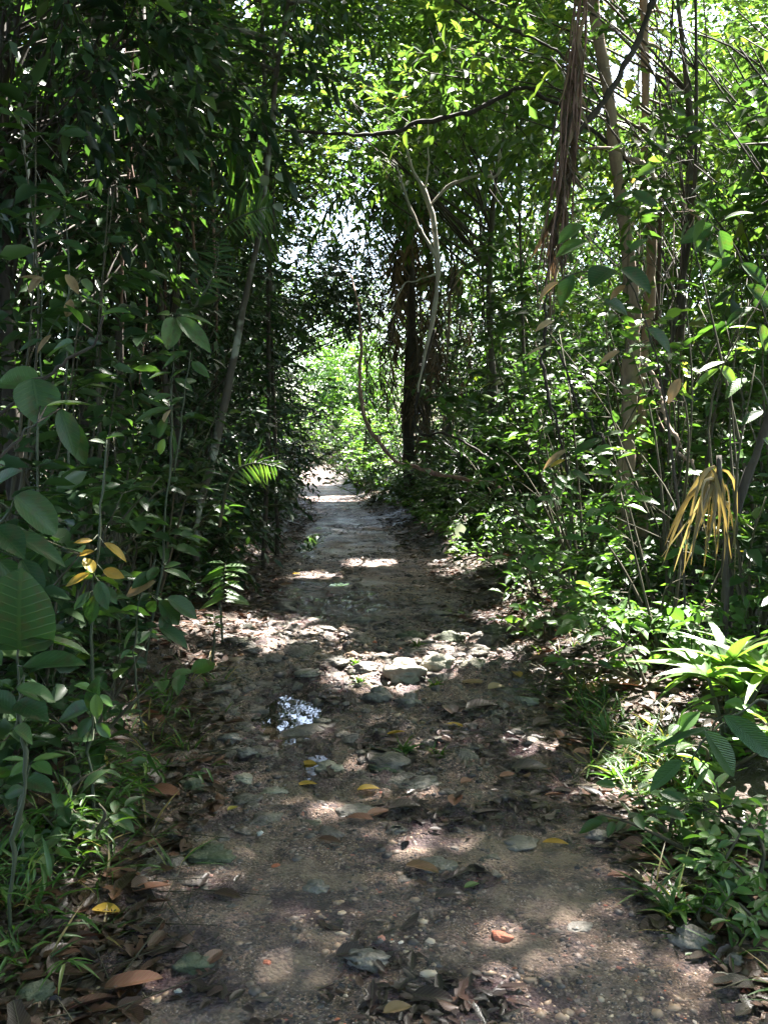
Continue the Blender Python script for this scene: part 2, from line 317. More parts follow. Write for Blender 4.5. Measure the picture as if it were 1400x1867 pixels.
def stone_mat(name, stops, sc=9., moss=.3, rough=.75):
    m, t = nodes(name); L = t.links.new
    tc = N(t, 'ShaderNodeTexCoord'); n1 = N(t, 'ShaderNodeTexNoise', Scale=sc, Detail=8., Roughness=.7); L(tc.outputs['Object'], n1.inputs['Vector'])
    r1 = ramp(t, stops); L(n1.outputs[0], r1.inputs[0]); n2 = N(t, 'ShaderNodeTexNoise', Scale=sc * .6, Detail=4.); L(tc.outputs['Object'], n2.inputs['Vector'])
    mr = N(t, 'ShaderNodeMapRange'); L(n2.outputs[0], mr.inputs[0]); mr.inputs[1].default_value = .48; mr.inputs[2].default_value = .7; mr.inputs[4].default_value = moss
    mx = N(t, 'ShaderNodeMixRGB'); L(mr.outputs[0], mx.inputs[0]); L(r1.outputs[0], mx.inputs[1]); mx.inputs[2].default_value = (.06, .075, .035, 1)
    n3 = N(t, 'ShaderNodeTexNoise', Scale=sc * 6, Detail=6.); L(tc.outputs['Object'], n3.inputs['Vector'])
    bp = N(t, 'ShaderNodeBump', Strength=1., Distance=.012); L(n3.outputs[0], bp.inputs['Height'])
    p = N(t, 'ShaderNodeBsdfPrincipled', Roughness=rough); L(mx.outputs[0], p.inputs['Base Color']); L(bp.outputs[0], p.inputs['Normal'])
    o = N(t, 'ShaderNodeOutputMaterial'); L(p.outputs[0], o.inputs[0]); return m
K_lime = stone_mat('limestone', [(.3, (.12, .11, .085)), (.5, (.24, .22, .17)), (.7, (.40, .37, .30))])
K_grey = stone_mat('grey_stone', [(.3, (0.074, 0.066, 0.060)), (.5, (0.149, 0.132, 0.115)), (.7, (0.270, 0.228, 0.201))], rough=.55)
K_moss = stone_mat('mossy_stone', [(.3, (.04, .045, .03)), (.6, (.09, .10, .06)), (.75, (.16, .15, .11))], moss=.9)
K_brick = stone_mat('brick_stone', [(.3, (.36, .10, .055)), (.7, (.52, .19, .12))], moss=.1)
K_white = stone_mat('white_stone', [(.3, (.38, .37, .36)), (.7, (.60, .60, .60))], moss=.0)

def ground_mat():
    m, t = nodes('forest_floor'); L = t.links.new
    tc = N(t, 'ShaderNodeTexCoord'); O = tc.outputs['Object']; at = N(t, 'ShaderNodeAttribute', attribute_name='rnd')
    def noise(s, d=5., r=.6):
        n = N(t, 'ShaderNodeTexNoise', Scale=s, Detail=d, Roughness=r); L(O, n.inputs['Vector']); return n.outputs[0]
    def mr(x, a, b, c=0., d=1.):
        n = N(t, 'ShaderNodeMapRange'); L(x, n.inputs[0]); n.inputs[1].default_value = a; n.inputs[2].default_value = b; n.inputs[3].default_value = c; n.inputs[4].default_value = d; return n.outputs[0]
    def mix(f, a, b, mode='MIX'):
        n = N(t, 'ShaderNodeMixRGB', blend_type=mode)
        for s, i in ((f, 0), (a, 1), (b, 2)):
            if isinstance(s, tuple): n.inputs[i].default_value = (*s, 1)
            elif isinstance(s, float): n.inputs[i].default_value = s
            else: L(s, n.inputs[i])
        return n.outputs[0]
    def mul(a, b):
        n = N(t, 'ShaderNodeMath', operation='MULTIPLY')
        L(a, n.inputs[0]); L(b, n.inputs[1]); return n.outputs[0]
    vo = N(t, 'ShaderNodeTexVoronoi', Scale=75.); L(O, vo.inputs['Vector'])
    vo2 = N(t, 'ShaderNodeTexVoronoi', Scale=210.); L(O, vo2.inputs['Vector'])
    g1 = ramp(t, [(0, (0.052, 0.038, 0.043)), (.35, (0.128, 0.089, 0.087)), (.6, (0.221, 0.147, 0.130)), (.85, (0.328, 0.215, 0.172)), (.96, (0.570, 0.449, 0.397)), (1, (0.570, 0.170, 0.111))])
    sp = N(t, 'ShaderNodeSeparateXYZ'); L(vo.outputs['Color'], sp.inputs[0]); L(sp.outputs[0], g1.inputs[0])
    sp2 = N(t, 'ShaderNodeSeparateXYZ'); L(vo2.outputs['Color'], sp2.inputs[0]); g2 = ramp(t, [(0, (0.072, 0.049, 0.044)), (.5, (0.200, 0.131, 0.099)), (.9, (0.342, 0.218, 0.149)), (1, (0.713, 0.558, 0.497))]); L(sp2.outputs[0], g2.inputs[0])
    grav = mix(mr(noise(11.), .42, .58), g1.outputs[0], g2.outputs[0])
    sand = mix(noise(60., 4.), (.20, .142, .105), (.36, .265, .195))
    c = mix(mr(noise(1.7, 8., .72), .53, .60, 0., .9), grav, sand)
    dark = mix(noise(22., 6., .7), (0.026, 0.015, 0.020), (0.087, 0.048, 0.056))
    c = mix(mr(noise(2.3, 9., .78), .50, .57, 0., .88), c, dark)
    c = mix(mr(noise(14., 6., .75), .52, .64, 0., .7), c, (.050, .038, .036))
    am = N(t, 'ShaderNodeAttribute', attribute_name='mud'); asd = N(t, 'ShaderNodeAttribute', attribute_name='sand')
    c = mix(mul(asd.outputs['Fac'], mul(mr(noise(6., 9., .8), .44, .56), mr(noise(30., 6., .8), .3, .5))), c, sand)
    mudf = mul(am.outputs['Fac'], mr(noise(10., 8., .8), .38, .52, 0., .95)); c = mix(mudf, c, dark)
    alg = mix(mr(noise(3.1, 6.), .56, .7, 0., .45), c, (.058, .062, .045))
    soil = mix(noise(9., 8., .7), (.022, .015, .010), (.095, .058, .038))
    edge = N(t, 'ShaderNodeMath', operation='ADD'); L(at.outputs['Fac'], edge.inputs[0]); L(mr(noise(4., 6., .7), 0., 1., -.45, .45), edge.inputs[1])
    fac = mr(edge.outputs[0], .35, .65)
    c = mix(fac, soil, alg)
    hgt = N(t, 'ShaderNodeMath', operation='ADD'); L(mr(vo.outputs['Distance'], 0., .7, .6, 0.), hgt.inputs[0]); L(noise(45., 8., .75), hgt.inputs[1])
    bp = N(t, 'ShaderNodeBump', Strength=1., Distance=.02); L(hgt.outputs[0], bp.inputs['Height'])
    p = N(t, 'ShaderNodeBsdfPrincipled'); L(c, p.inputs['Base Color']); L(bp.outputs[0], p.inputs['Normal']); rg = N(t, 'ShaderNodeMath', operation='MULTIPLY_ADD'); L(mudf, rg.inputs[0]); rg.inputs[1].default_value = -.40; L(mr(noise(2.0, 5.), .4, .62, .36, .75), rg.inputs[2]); L(rg.outputs[0], p.inputs['Roughness'])
    o = N(t, 'ShaderNodeOutputMaterial'); L(p.outputs[0], o.inputs[0]); return m
M_ground = ground_mat()
def simple(name, col, rough, **kw):
    m, t = nodes(name); p = N(t, 'ShaderNodeBsdfPrincipled', Roughness=rough); p.inputs['Base Color'].default_value = (*col, 1)
    for k, v in kw.items(): p.inputs[k].default_value = v
    no = N(t, 'ShaderNodeTexNoise', Scale=9., Detail=2.); bp = N(t, 'ShaderNodeBump', Strength=.05, Distance=.01); t.links.new(no.outputs[0], bp.inputs['Height']); t.links.new(bp.outputs[0], p.inputs['Normal'])
    o = N(t, 'ShaderNodeOutputMaterial'); t.links.new(p.outputs[0], o.inputs[0]); return m
M_water = simple('muddy_water', (.045, .036, .026), .015, **{'IOR': 1.6})
def peb_mat():
    m, t = nodes('pebbles'); L = t.links.new; at = N(t, 'ShaderNodeAttribute', attribute_name='rnd')
    r = ramp(t, [(0, (0.035, 0.029, 0.031)), (.3, (0.101, 0.080, 0.073)), (.55, (0.203, 0.142, 0.105)), (.8, (0.324, 0.218, 0.143)), (.92, (0.540, 0.413, 0.308)), (.955, (0.702, 0.578, 0.484)), (.965, (0.567, 0.153, 0.083)), (1, (0.675, 0.212, 0.110))])
    L(at.outputs['Fac'], r.inputs[0]); p = N(t, 'ShaderNodeBsdfPrincipled', Roughness=.55); L(r.outputs[0], p.inputs['Base Color'])
    o = N(t, 'ShaderNodeOutputMaterial'); L(p.outputs[0], o.inputs[0]); return m
M_peb = peb_mat()
M_rub = stone_mat('rubble_stone', [(.3, (0.055, 0.045, 0.044)), (.5, (0.126, 0.104, 0.092)), (.72, (0.274, 0.226, 0.188))], sc=14., moss=.5, rough=.65)

# ------------------------------------------------------------------ ground, path, puddles
def ground():
    ys = [-12., -6, -3, -1, 0, .8, 1.4]; y = 1.8
    while y < 130: ys.append(y); y += max(.018, .0068 * y)
    ys += [150., 200., 260.]; ys = np.array(ys)
    inner = np.arange(-1.7, 1.701, .022); out = 1.7 * 1.055 ** np.arange(1, 90)
    us = np.concatenate([-out[::-1], inner, out]); ny, nx = len(ys), len(us)
    Y = np.repeat(ys[:, None], nx, 1); X = us[None] + np.where(np.abs(us[None]) > 60, 0, pc(ys)[:, None])
    e = np.abs(us)[None] - hw(Y) - .25 * fbm(X * 1.1, Y * 1.1, 5); mask = np.clip(.5 - e / .5, 0, 1)
    c = np.stack([X, Y, gh(X, Y)], -1).reshape(-1, 3)
    i = np.arange(ny - 1)[:, None] * nx + np.arange(nx - 1)[None]
    q = np.stack([i, i + 1, i + nx + 1, i + nx], -1).reshape(-1, 4)
    isp = (e < .12)[:-1, :-1].reshape(-1)
    for nm, sel in (('path', isp), ('ground', ~isp)):
        f = q[sel]; used, inv = np.unique(f.ravel(), return_inverse=True); mb = MB()
        mb.add(c[used], inv, np.full(len(f), 4), mask.ravel()[used]); o = tag(mb.build(nm, M_ground), kind='structure')
        for an, l, sd in (('mud', MUD, 51), ('sand', SAND, 55)): o.data.attributes.new(an, 'FLOAT', 'POINT').data.foreach_set('value', patch(c[used, 0], c[used, 1], l, sd).astype(np.float32))
ground()
for (a, b, ra, rb, lv) in PUD:
    mb = MB(); n = 40; an = np.arange(n) * 2 * math.pi / n
    ring = np.stack([a + np.cos(an) * ra * 1.5, b + np.sin(an) * rb * 1.5, np.full(n, lv)], 1)
    mb.add(np.vstack([ring, [[a, b, lv]]]), np.array([[i, (i + 1) % n, n] for i in range(n)]).ravel(), np.full(n, 3), .5)
    tag(mb.build('puddle', M_water), kind='structure')

def icos(sub):
    import bmesh
    bm = bmesh.new(); bmesh.ops.create_icosphere(bm, subdivisions=sub, radius=1); bm.verts.ensure_lookup_table()
    v = np.array([x.co[:] for x in bm.verts]); f = np.array([[x.index for x in q.verts] for q in bm.faces]); bm.free(); return v, f
ICO1, ICO4 = icos(1), icos(4)
def pebbles():
    mb = MB(); n = 62000
    y = 2.2 + (U(0, 1, n) ** 1.9) * 11; u = rng.normal(0, .62, n); x = pc(y) + np.clip(u, -1.5, 1.5)
    dens = -.45 * patch(x, y, MUD, 51) - .3 * patch(x, y, SAND, 55) + fbm(x * 1.6, y * 1.6, 21) + .25 * fbm(x * 6, y * 6, 22) + .14 * (np.abs(u) > .6) + .25 * np.exp(-((y - 6.1) / .9) ** 2)
    k = dens > U(-.25, .33, n); x, y = x[k], y[k]; n = len(x)
    z = gh(x, y); s = np.clip(rng.lognormal(-5.75, .72, n), .0015, .024) * np.clip(y / 3.2, 1, 2.2)
    for a in PUD:
        q = ((x - a[0]) / a[2]) ** 2 + ((y - a[1]) / a[3]) ** 2 < 1.1; s[q] *= .3
    v, f = ICO1; m = len(v)
    sc = np.stack([U(.7, 1.5, n), U(.6, 1.2, n), U(.4, .8, n)], 1) * s[:, None]
    w = (v[None] * (1 + rng.normal(0, .16, (n, m)))[..., None]) * sc[:, None]
    an = U(0, 6.28, n); ca, sa = np.cos(an)[:, None], np.sin(an)[:, None]
    c = np.stack([w[..., 0] * ca - w[..., 1] * sa + x[:, None], w[..., 0] * sa + w[..., 1] * ca + y[:, None], w[..., 2] + z[:, None] - .2 * sc[:, 2:3]], -1)
    mb.add(c.reshape(-1, 3), (f.ravel()[None] + (np.arange(n) * m)[:, None]).ravel(), np.full(n * len(f), 3), np.repeat(np.clip(U(0, .99, n) * np.clip(.75 + 1.3 * fbm(x * 1.3, y * 1.3, 24), .35, 1.05) + .0, 0, .99), m))
    tag(mb.build('gravel', M_peb, smooth=False), 'loose grey and tan gravel scattered over the wet path', 'gravel', kind='stuff')
pebbles()
def stone(px, py, wpx, label, mat, flat=.5, group=None, seed=None, asp=.8):
    g = G(px, py); d = g[1]; r = wpx * .5 * d / F
    v, f = ICO4; s = int(seed if seed is not None else px * 7 + py)
    n3 = lambda k, q: vn(v[:, 0] * k + s % 97, v[:, 1] * k + v[:, 2] * k * 1.3 + q, s) - .5
    disp = 1 + .45 * n3(1.3, 3) + .35 * n3(2.6, 7) - .22 * np.abs(n3(5., 1)) + .12 * n3(11, 2)
    w = v * disp[:, None]; w = w * V(r, r * asp, r * flat)
    an = (s % 63) / 10 - 3.1; an *= .25; w = np.stack([w[:, 0] * math.cos(an) - w[:, 1] * math.sin(an), w[:, 0] * math.sin(an) + w[:, 1] * math.cos(an), w[:, 2]], 1)
    mb = MB(); mb.add(w, f.ravel(), np.full(len(f), 3), .5)
    o = mb.build('stone', mat); o.location = (g[0], g[1], g[2] + r * flat * .05); tag(o, label, 'stone', group); return o
STONES = [
 (913, 1710, 40, 'round brick red stone lying on the dark gravel at lower right', K_brick, .5),
 (668, 1750, 92, 'wet dark stone with leaf scraps in the bottom middle of the path', K_grey, .35),
 (385, 1560, 90, 'flat moss covered stone at the left edge of the path', K_moss, .3),
 (350, 1760, 72, 'dark mossy rounded stone beside dead leaves at lower left', K_moss, .5),
 (60, 1810, 88, 'moss green stone in the bottom left corner of the verge', K_moss, .45),
 (325, 1808, 16, 'small bright white stone among dark gravel at lower left', K_white, .5),
 (475, 1520, 16, 'small white stone on bare sand left of the middle', K_white, .5),
 (735, 1235, 84, 'pale limestone rock in the sun on the rocky rib', K_lime, .55),
 (800, 1215, 66, 'pitted cream limestone lump topping the sunny rocky rib', K_lime, .6),
 (860, 1222, 62, 'low cream rock at the right end of the sunny rib', K_lime, .4),
 (690, 1270, 62, 'dark grey boulder half buried in front of the sunny rib', K_grey, .6),
 (745, 1290, 50, 'angular brown grey rock next to the half buried boulder', K_grey, .6),
 (668, 1222, 52, 'smooth grey rock with weed sprouting at its left', K_grey, .5),
 (612, 1215, 52, 'flat tan rock left of the smooth grey rock', K_grey, .35),
 (560, 1235, 60, 'flat muddy slab above the sky reflecting puddle', K_grey, .22),
 (452, 1176, 60, 'sunlit pinkish rock at the left edge of the path', K_lime, .4),
 (820, 1170, 60, 'mossy limestone lump behind the sunny rocky rib', K_moss, .55),
 (745, 1165, 56, 'mossy rough rock in the shade of the middle path', K_moss, .5),
 (660, 1135, 52, 'low grey rock in the shaded stony stretch', K_grey, .4),
 (590, 1150, 56, 'broad grey rock left in the shaded stony stretch', K_grey, .4),
 (900, 1150, 60, 'flat lichen green rock near the right verge', K_moss, .35),
 (520, 1110, 46, 'dark angular rock in the shaded left rut', K_grey, .5),
 (800, 1120, 44, 'dark flat rock right of the orange sand patch', K_grey, .35),
 (955, 1218, 52, 'rough white limestone by the orange leaves on the right edge', K_lime, .45),
 (700, 1395, 62, 'dark greenish rock below the yellow leaf', K_moss, .4),
 (600, 1400, 56, 'pale speckled rock beside the small puddle', K_lime, .35),
 (770, 1430, 92, 'broad flat grey slab in the middle of the path', K_grey, .2),
 (650, 1480, 70, 'low beige slab left of the brown leaf pile', K_grey, .25),
 (500, 1440, 56, 'sunlit white rock left of the small puddle', K_lime, .35),
 (445, 1425, 44, 'sunlit knobbly rock at the left of the path', K_lime, .4),
 (720, 1515, 60, 'flat bluish grey rock set into the sand', K_grey, .25),
 (800, 1580, 72, 'wide sand coloured rock in front of the curled brown leaf', K_grey, .25),
 (575, 1620, 58, 'dark wet stone with white chip on the sand', K_grey, .35),
 (950, 1540, 80, 'long blue grey stone on the right half of the path', K_grey, .3),
 (1090, 1525, 46, 'smooth brown cobble near the grassy right edge', K_grey, .55),
 (1255, 1715, 84, 'grey rock at the foot of the big brown leaf', K_grey, .5),
 (1340, 1755, 48, 'round blue grey cobble in the lower right corner', K_grey, .6),
 (1320, 1785, 40, 'ochre cobble left of the lower right corner cobble', K_lime, .5),
 (1358, 1808, 20, 'orange brick chip in the lower right corner', K_brick, .5),
 (488, 1755, 18, 'orange brick chip on sand left of the dark wet stone', K_brick, .4),
 (505, 1580, 22, 'long orange brick sliver on the left half of the path', K_brick, .3),
 (1055, 1690, 62, 'worn flat stone sunk level in the right gravel', K_grey, .2),
 (250, 1600, 44, 'blue grey stone at the edge of the left grass', K_grey, .45),
 (300, 1467, 24, 'pale pebble by the pinkish leaf in the left grass', K_white, .5),
 (240, 1480, 24, 'cream pebble hidden in the left grass', K_white, .6),
 (350, 1440, 60, 'dark green rock between puddle and left grass', K_moss, .5),
 (420, 1345, 46, 'grey green cobble left of the sky reflecting puddle', K_grey, .5),
 (450, 1385, 40, 'broken grey cobble below left of the puddle', K_grey, .5),
 (405, 1260, 46, 'grey rubble stone at the grass end above the puddle', K_grey, .45),
 (960, 1270, 50, 'half buried limestone among fallen leaves on the right', K_lime, .4),
 (870, 1190, 44, 'purple grey rock under the right verge', K_grey, .4),
]
for i, s in enumerate(STONES): stone(*s, seed=i * 13 + 5)
def rubble():
    mb = MB(); v, f = icos(3); n = 1500
    y = np.concatenate([rng.normal(6.7, .9, 760), rng.normal(4.4, .5, 220), U(2.8, 13, 520)]); x = pc(y) + rng.normal(-.05, .55, n)
    x[900:1150] = pc(y[900:1150]) - rng.normal(.78, .16, 250); y[900:1150] = U(3., 6.5, 250); x[:760] = pc(y[:760]) + U(-1.1, 1.1, 760); z = gh(x, y); s = np.clip(rng.lognormal(-3.7, .62, n), .007, .10) * np.where(np.arange(n) < 760, 1.25, .85)
    for i in range(n):
        q = i * 1.7; w = v * (1 + .75 * (vn(v[:, 0] * 1.6 + q, v[:, 1] * 1.6 + v[:, 2] * 2.1, i) - .5) - .5 * np.abs(vn(v[:, 0] * 3 + q, v[:, 1] * 3 + v[:, 2] * 3.6, i + 3) - .5) + .16 * (vn(v[:, 0] * 9 + q, v[:, 1] * 9 + v[:, 2] * 9, i + 5) - .5))[:, None]
        c = V(*rng.normal(0, 1, 3)); c /= np.linalg.norm(c); h = w @ c; w = w - np.maximum(h - .55, 0)[:, None] * c * .9
        a = U(0, 6.28); w = w * V(s[i] * U(.8, 1.5), s[i] * U(.7, 1.1), s[i] * U(.3, .6))
        w = np.stack([w[:, 0] * math.cos(a) - w[:, 1] * math.sin(a), w[:, 0] * math.sin(a) + w[:, 1] * math.cos(a), w[:, 2]], 1) + V(x[i], y[i], z[i] - .22 * s[i])
        mb.add(w, f.ravel(), np.full(len(f), 3), U(.05, .8))
    tag(mb.build('rubble', M_rub), 'broken stones bedded in the path surface', 'rubble', kind='stuff')
rubble()

# ------------------------------------------------------------------ leaf litter
def litter():
    for (nm, n, mat, lo, hi, sdl, smean, lab) in (('leaf_litter', 24000, M_dead, .02, 1, .0, 1.7, 'brown dead leaf litter carpeting the verges'), ('wet_leaf_scraps', 11500, M_wet, 0, 1, .45, 0, 'dark wet leaf scraps trodden into the path')):
        mb = MB(); y = 2.1 + U(0, 1, n) ** 1.7 * 22
        if sdl: x = pc(y) + .15 + rng.normal(0, sdl, n); k = fbm(x * 1.5, y * 1.3, 41) + .2 * fbm(x * 5, y * 5, 42) + .35 * patch(x, y, MUD, 51) > U(.02, .3, n)
        else:
            sg = np.where(U(0, 1, n) < .5, -1, 1); e = hw(y) + np.abs(rng.normal(.2, 1.1, n)) - .22 + .25 * fbm(y * 1.3, sg * 5, 47); x = pc(y) + sg * e; k = fbm(x * 1.2, y * 1.2, 43) + .3 * fbm(x * 4, y * 4, 44) > -.16
        x, y = x[k], y[k]; n = len(x); p = np.stack([x, y, gh(x, y) + U(.002, .014, n)], 1)
        for a in PUD: p[((x - a[0]) / a[2]) ** 2 + ((y - a[1]) / a[3]) ** 2 < 1.1, 2] -= .08
        an = U(0, 6.28, n); d = np.stack([np.cos(an), np.sin(an), rng.normal(0, .15, n)], 1); ln = np.clip(rng.lognormal(-2.75, .38, n), .02, .15) * (1 if not sdl else .68)
        qs = rng.integers(0, 4, n); nrm = UP + rng.normal(0, .24 if not sdl else .14, (n, 3)); wl = U(.35, .6, n); rv = np.clip(U(lo, hi, n) * U(.45, 1, n), 0, 1); cu = rng.normal(0, .45, n)
        for b, LT in enumerate((leaf_tmpl([.2, .5, .8], [.8, 1, .66]), leaf_tmpl([.12, .4, .62, .9], [.7, 1, .75, .6]), leaf_tmpl([.3, .45, .6, .85], [1, .55, .9, .3]), leaf_tmpl([.15, .35, .6], [.5, .9, .95], fold=-.25))):
            j = qs == b; leaves(mb, p[j], d[j], nrm[j], ln[j], (ln * wl)[j], rv[j], LT, cu[j], False)
        if 0: leaves(mb, p, d, UP, ln, ln * U(.35, .6, n), np.clip(U(lo, hi, n) * U(.45, 1, n), 0, 1), LT, rng.normal(0, .45, n), False)
        tag(mb.build(nm, mat), lab, 'leaf litter', kind='stuff')
    mb = MB(); n = 420; y = 2.2 + U(0, 1, n) ** 1.6 * 14; x = pc(y) + np.where(U(0, 1, n) < .5, -1, 1) * (.75 + np.abs(rng.normal(.1, .6, n))); a = np.stack([x, y, gh(x, y) + .012], 1); an = U(0, 6.28, n); l = U(.06, .35, n)
    b = a + np.stack([np.cos(an) * l, np.sin(an) * l, U(0, .04, n)], 1); b[:, 2] = gh(b[:, 0], b[:, 1]) + U(.008, .04, n); sticks(mb, a, b, .003, .0015)
    tag(mb.build('twig_litter', B_twig), 'thin dry twigs scattered in the leaf litter', 'twigs', kind='stuff')
litter()
def fallen(px, py, lpx, ang, label, mat, wr=.5, curl=.8, rnd=None, T=L0, tilt=.1):
    g = G(px, py); d = g[1]; ln = lpx * d / F
    mb = MB(); a = R(ang); dr = V(math.cos(a), math.sin(a), tilt)
    p = (g - dr * ln * .5); p[2] = g[2] + .012 + (.25 * ln * max(curl, 0) * .18)
    leaves(mb, p[None], dr[None], (UP + rng.normal(0, .16, 3))[None], np.array([ln]), np.array([ln * wr]), np.array([U(.1, .95) if rnd is None else rnd]), T, curl, False)
    c = np.concatenate(mb.v); mb.v = [c - g]
    o = mb.build('fallen_leaf', mat); o.location = [float(q) for q in g]; tag(o, label, 'leaf')
FALLEN = [
 (828, 1327, 34, 160, 'bright yellow fallen leaf on dark mud right of middle', M_yel), (722, 1342, 38, 20, 'yellow orange fallen leaf just above the green weed', M_yel),
 (672, 1443, 44, 10, 'curled orange leaf on the flat grey slab', M_yel), (1012, 1545, 50, -15, 'yellow green leaf lying alone on the right path', M_yel),
 (860, 1620, 34, 25, 'small lime green leaf on the gravel', M_lite), (1258, 1748, 22, 10, 'tiny lime green leaf by the lower right rock', M_lite),
 (770, 1592, 70, -30, 'long curled brown leaf across the middle path', M_dead), (640, 1745, 60, 15, 'dark leaf plastered on the wet stone', M_wet),
 (1310, 1690, 130, 60, 'huge crumpled brown leaf at the lower right verge', M_red), (1370, 1640, 70, 110, 'brown papery leaf above the huge crumpled leaf', M_red),
 (1138, 1255, 80, 170, 'big russet leaf in the sun on the right verge', M_red), (1085, 1260, 60, 60, 'pink brown leaf left of the big russet leaf', M_red),
 (970, 1145, 60, 0, 'coppery leaf on the sunny right litter patch', M_red), (942, 1235, 36, 100, 'orange leaf by the white limestone', M_yel),
 (905, 1258, 40, 30, 'pink tan leaf on rubble under the right verge', M_tan), (860, 1235, 50, 170, 'tan leaf on the right end of the rib', M_tan),
 (1165, 1345, 30, 0, 'small bright orange leaf in the right grass', M_yel), (1010, 1455, 40, 10, 'rust leaf with dark shadow on the right path', M_red),
 (965, 1405, 70, 5, 'purple dark leaf lying flat on the right path', M_wet), (925, 1420, 34, 15, 'orange brown leaf left of the purple leaf', M_red),
 (1125, 1500, 46, -10, 'purplish dead leaf near the grassy right edge', M_wet), (1130, 1605, 50, -10, 'ribbed rusty leaf at the right gravel edge', M_red),
 (1065, 1380, 46, 10, 'maroon leaf by the right grass tuft', M_red), (1175, 1570, 42, 20, 'dull red leaf under the right herbs', M_red),
 (690, 1490, 60, 40, 'red brown leaf in the pile in the middle', M_red), (740, 1480, 70, 10, 'large dark leaf in the pile in the middle', M_wet),
 (655, 1500, 54, 170, 'rusty leaf at the left of the middle pile', M_red), (830, 1470, 50, 80, 'upright rust leaf right of the flat slab', M_red),
 (885, 1490, 60, 20, 'dark leaf mat on the right of the slab', M_wet), (700, 1380, 60, 150, 'maroon wet leaf beside the weed tuft', M_wet),
 (790, 1375, 36, 70, 'brown upturned leaf right of the weed tuft', M_dead), (560, 1437, 40, 10, 'orange leaf floating edge of the small puddle', M_yel),
 (600, 1540, 50, -20, 'grey green leaf with yellow tip casting a shadow', M_dead), (562, 1392, 36, 170, 'thin yellow leaf below the big puddle', M_yel),
 (425, 1485, 24, 40, 'small yellow leaf on the left rubble', M_yel), (300, 1452, 66, -20, 'pink and purple leaf at the left grass edge', M_red),
 (275, 1630, 80, 15, 'large rusty leaf in front of the left grass', M_red), (415, 1640, 60, -20, 'brown leaf with curled end on the sunlit sand', M_dead),
 (195, 1668, 60, -10, 'yellow ochre leaf on the left verge', M_yel), (245, 1805, 110, 12, 'big brown leaf at the lower left edge', M_dead),
 (170, 1840, 100, 30, 'purple brown leaf at the bottom left', M_wet), (100, 1745, 70, 60, 'dark leaf lying in the left litter', M_wet),
 (30, 1530, 70, 20, 'veined dark brown leaf at the left border', M_wet), (155, 1725, 60, 0, 'grey brown leaf catching light in the left litter', M_dead),
 (725, 1850, 60, 20, 'tan leaf at the very bottom middle', M_tan), (790, 1830, 80, -20, 'dark leaf with a straw stalk at the bottom', M_wet),
 (820, 1640, 60, 10, 'dark ragged leaf below the lime green leaf', M_wet), (390, 1755, 50, 60, 'thin dark leaf in the left gravel', M_wet),
 (850, 1430, 30, 40, 'small amber leaf in the dark mud', M_red), (1100, 1180, 40, 0, 'brown leaf below the right shrub', M_dead),
 (880, 1300, 70, 20, 'broad purple leaf in the mud right of the rib', M_wet), (820, 1300, 60, 100, 'dark folded leaf right of the rib', M_wet),
 (540, 1048, 14, 0, 'small orange leaf on the shaded far path', M_yel), (990, 1325, 50, 30, 'dark brown leaf by the first right grass', M_dead),
]
for a in FALLEN: fallen(*a, wr=U(.4, .62), curl=U(.1, .7), T=LH if U() < .3 else L0)

# ------------------------------------------------------------------ trees
def clumps(c, rad, nc, ns, spread=.45):
    cc = np.array(c) + ball(nc, .3) * np.array(rad)
    O = np.repeat(cc, ns, 0) + ball(nc * ns, 0) * np.array(rad).mean() * spread
    D = nz(O - np.repeat(cc, ns, 0) + (O - np.array(c)) * .35 + rng.normal(0, .2, O.shape)); return cc, O, D
def tree(label, base, height, r0, crowns, mat, ll=.13, nc=14, ns=14, K=7, name='forest_tree', group=None, trunk=None, bmat=None, lean=(0, 0), T=L2, wr=.42, twl=.45, cat='tree', rlo=0, rhi=1., limbs=True):
    x, y = base; z0 = float(gh(x, y)) - .08; root = empty(name, (x, y, z0 + .08), label, cat, group)
    tb = MB()
    if trunk is None:
        h = height; trunk = [V(x, y, z0)] + [V(x + lean[0] * q + rng.normal(0, .06), y + lean[1] * q + rng.normal(0, .06), z0 + h * q) for q in (.25, .5, .75, 1.)]
    pts = tube(tb, trunk, [r0 * 1.25, r0, r0 * .85, r0 * .6, r0 * .35], 9)
    tb.build('trunk', bmat or B_dark, root)
    if crowns:
        br, lf = MB(), MB()
        for (c, rad, m) in crowns:
            cc, O, D = clumps(c, rad, max(int(nc * m), 2), ns)
            if limbs:
                for q in cc:
                    j = np.argmin(np.linalg.norm(pts - q + UP * .5, axis=1)); a = pts[min(max(j - 4, 0), len(pts) - 1)]
                    mid = (a + q) / 2 + rng.normal(0, .12, 3) + UP * .1; tube(br, [a, mid, q], [r0 * .32, r0 * .2, .006], 5, k=4)
            sprays(lf, br, O, D, twl * U(.6, 1.2, len(O)), K, ll, wr, T, rlo=rlo, rhi=rhi)
        br.build('branches', bmat or B_dark, root); lf.build('crown', mat, root)
    return root
# left: dark wall of bushy trees hugging the path
GL = 'dark bushy trees walling the left side of the path'
LW = 'dark leafy tree in the dense wall left of the path'
for (x, y, h, rx, n) in [(-2.35, 9.5, 5.0, 1.1, 1.), (-2.5, 12, 6.4, 1.25, 1.), (-2.9, 15, 7.0, 1.4, 1.), (-3.2, 18.5, 7.5, 1.4, 1.1), (-3.7, 22, 8.0, 1.5, 1.1), (-4.3, 26, 8.5, 1.6, 1.1), (-5.0, 31, 8.5, 1.8, 1.1)]:
    tree(LW, (x, y), h, .05, [((x, y, .28 * h), (rx, 1.4, .30 * h), 1.3 * n), ((x, y, .68 * h), (rx * 1.1, 1.5, .34 * h), 1.3 * n)], M_dark, ll=.11 + .0015 * y, nc=26, ns=15, K=8, group=GL, name='bushy_tree', twl=.5)
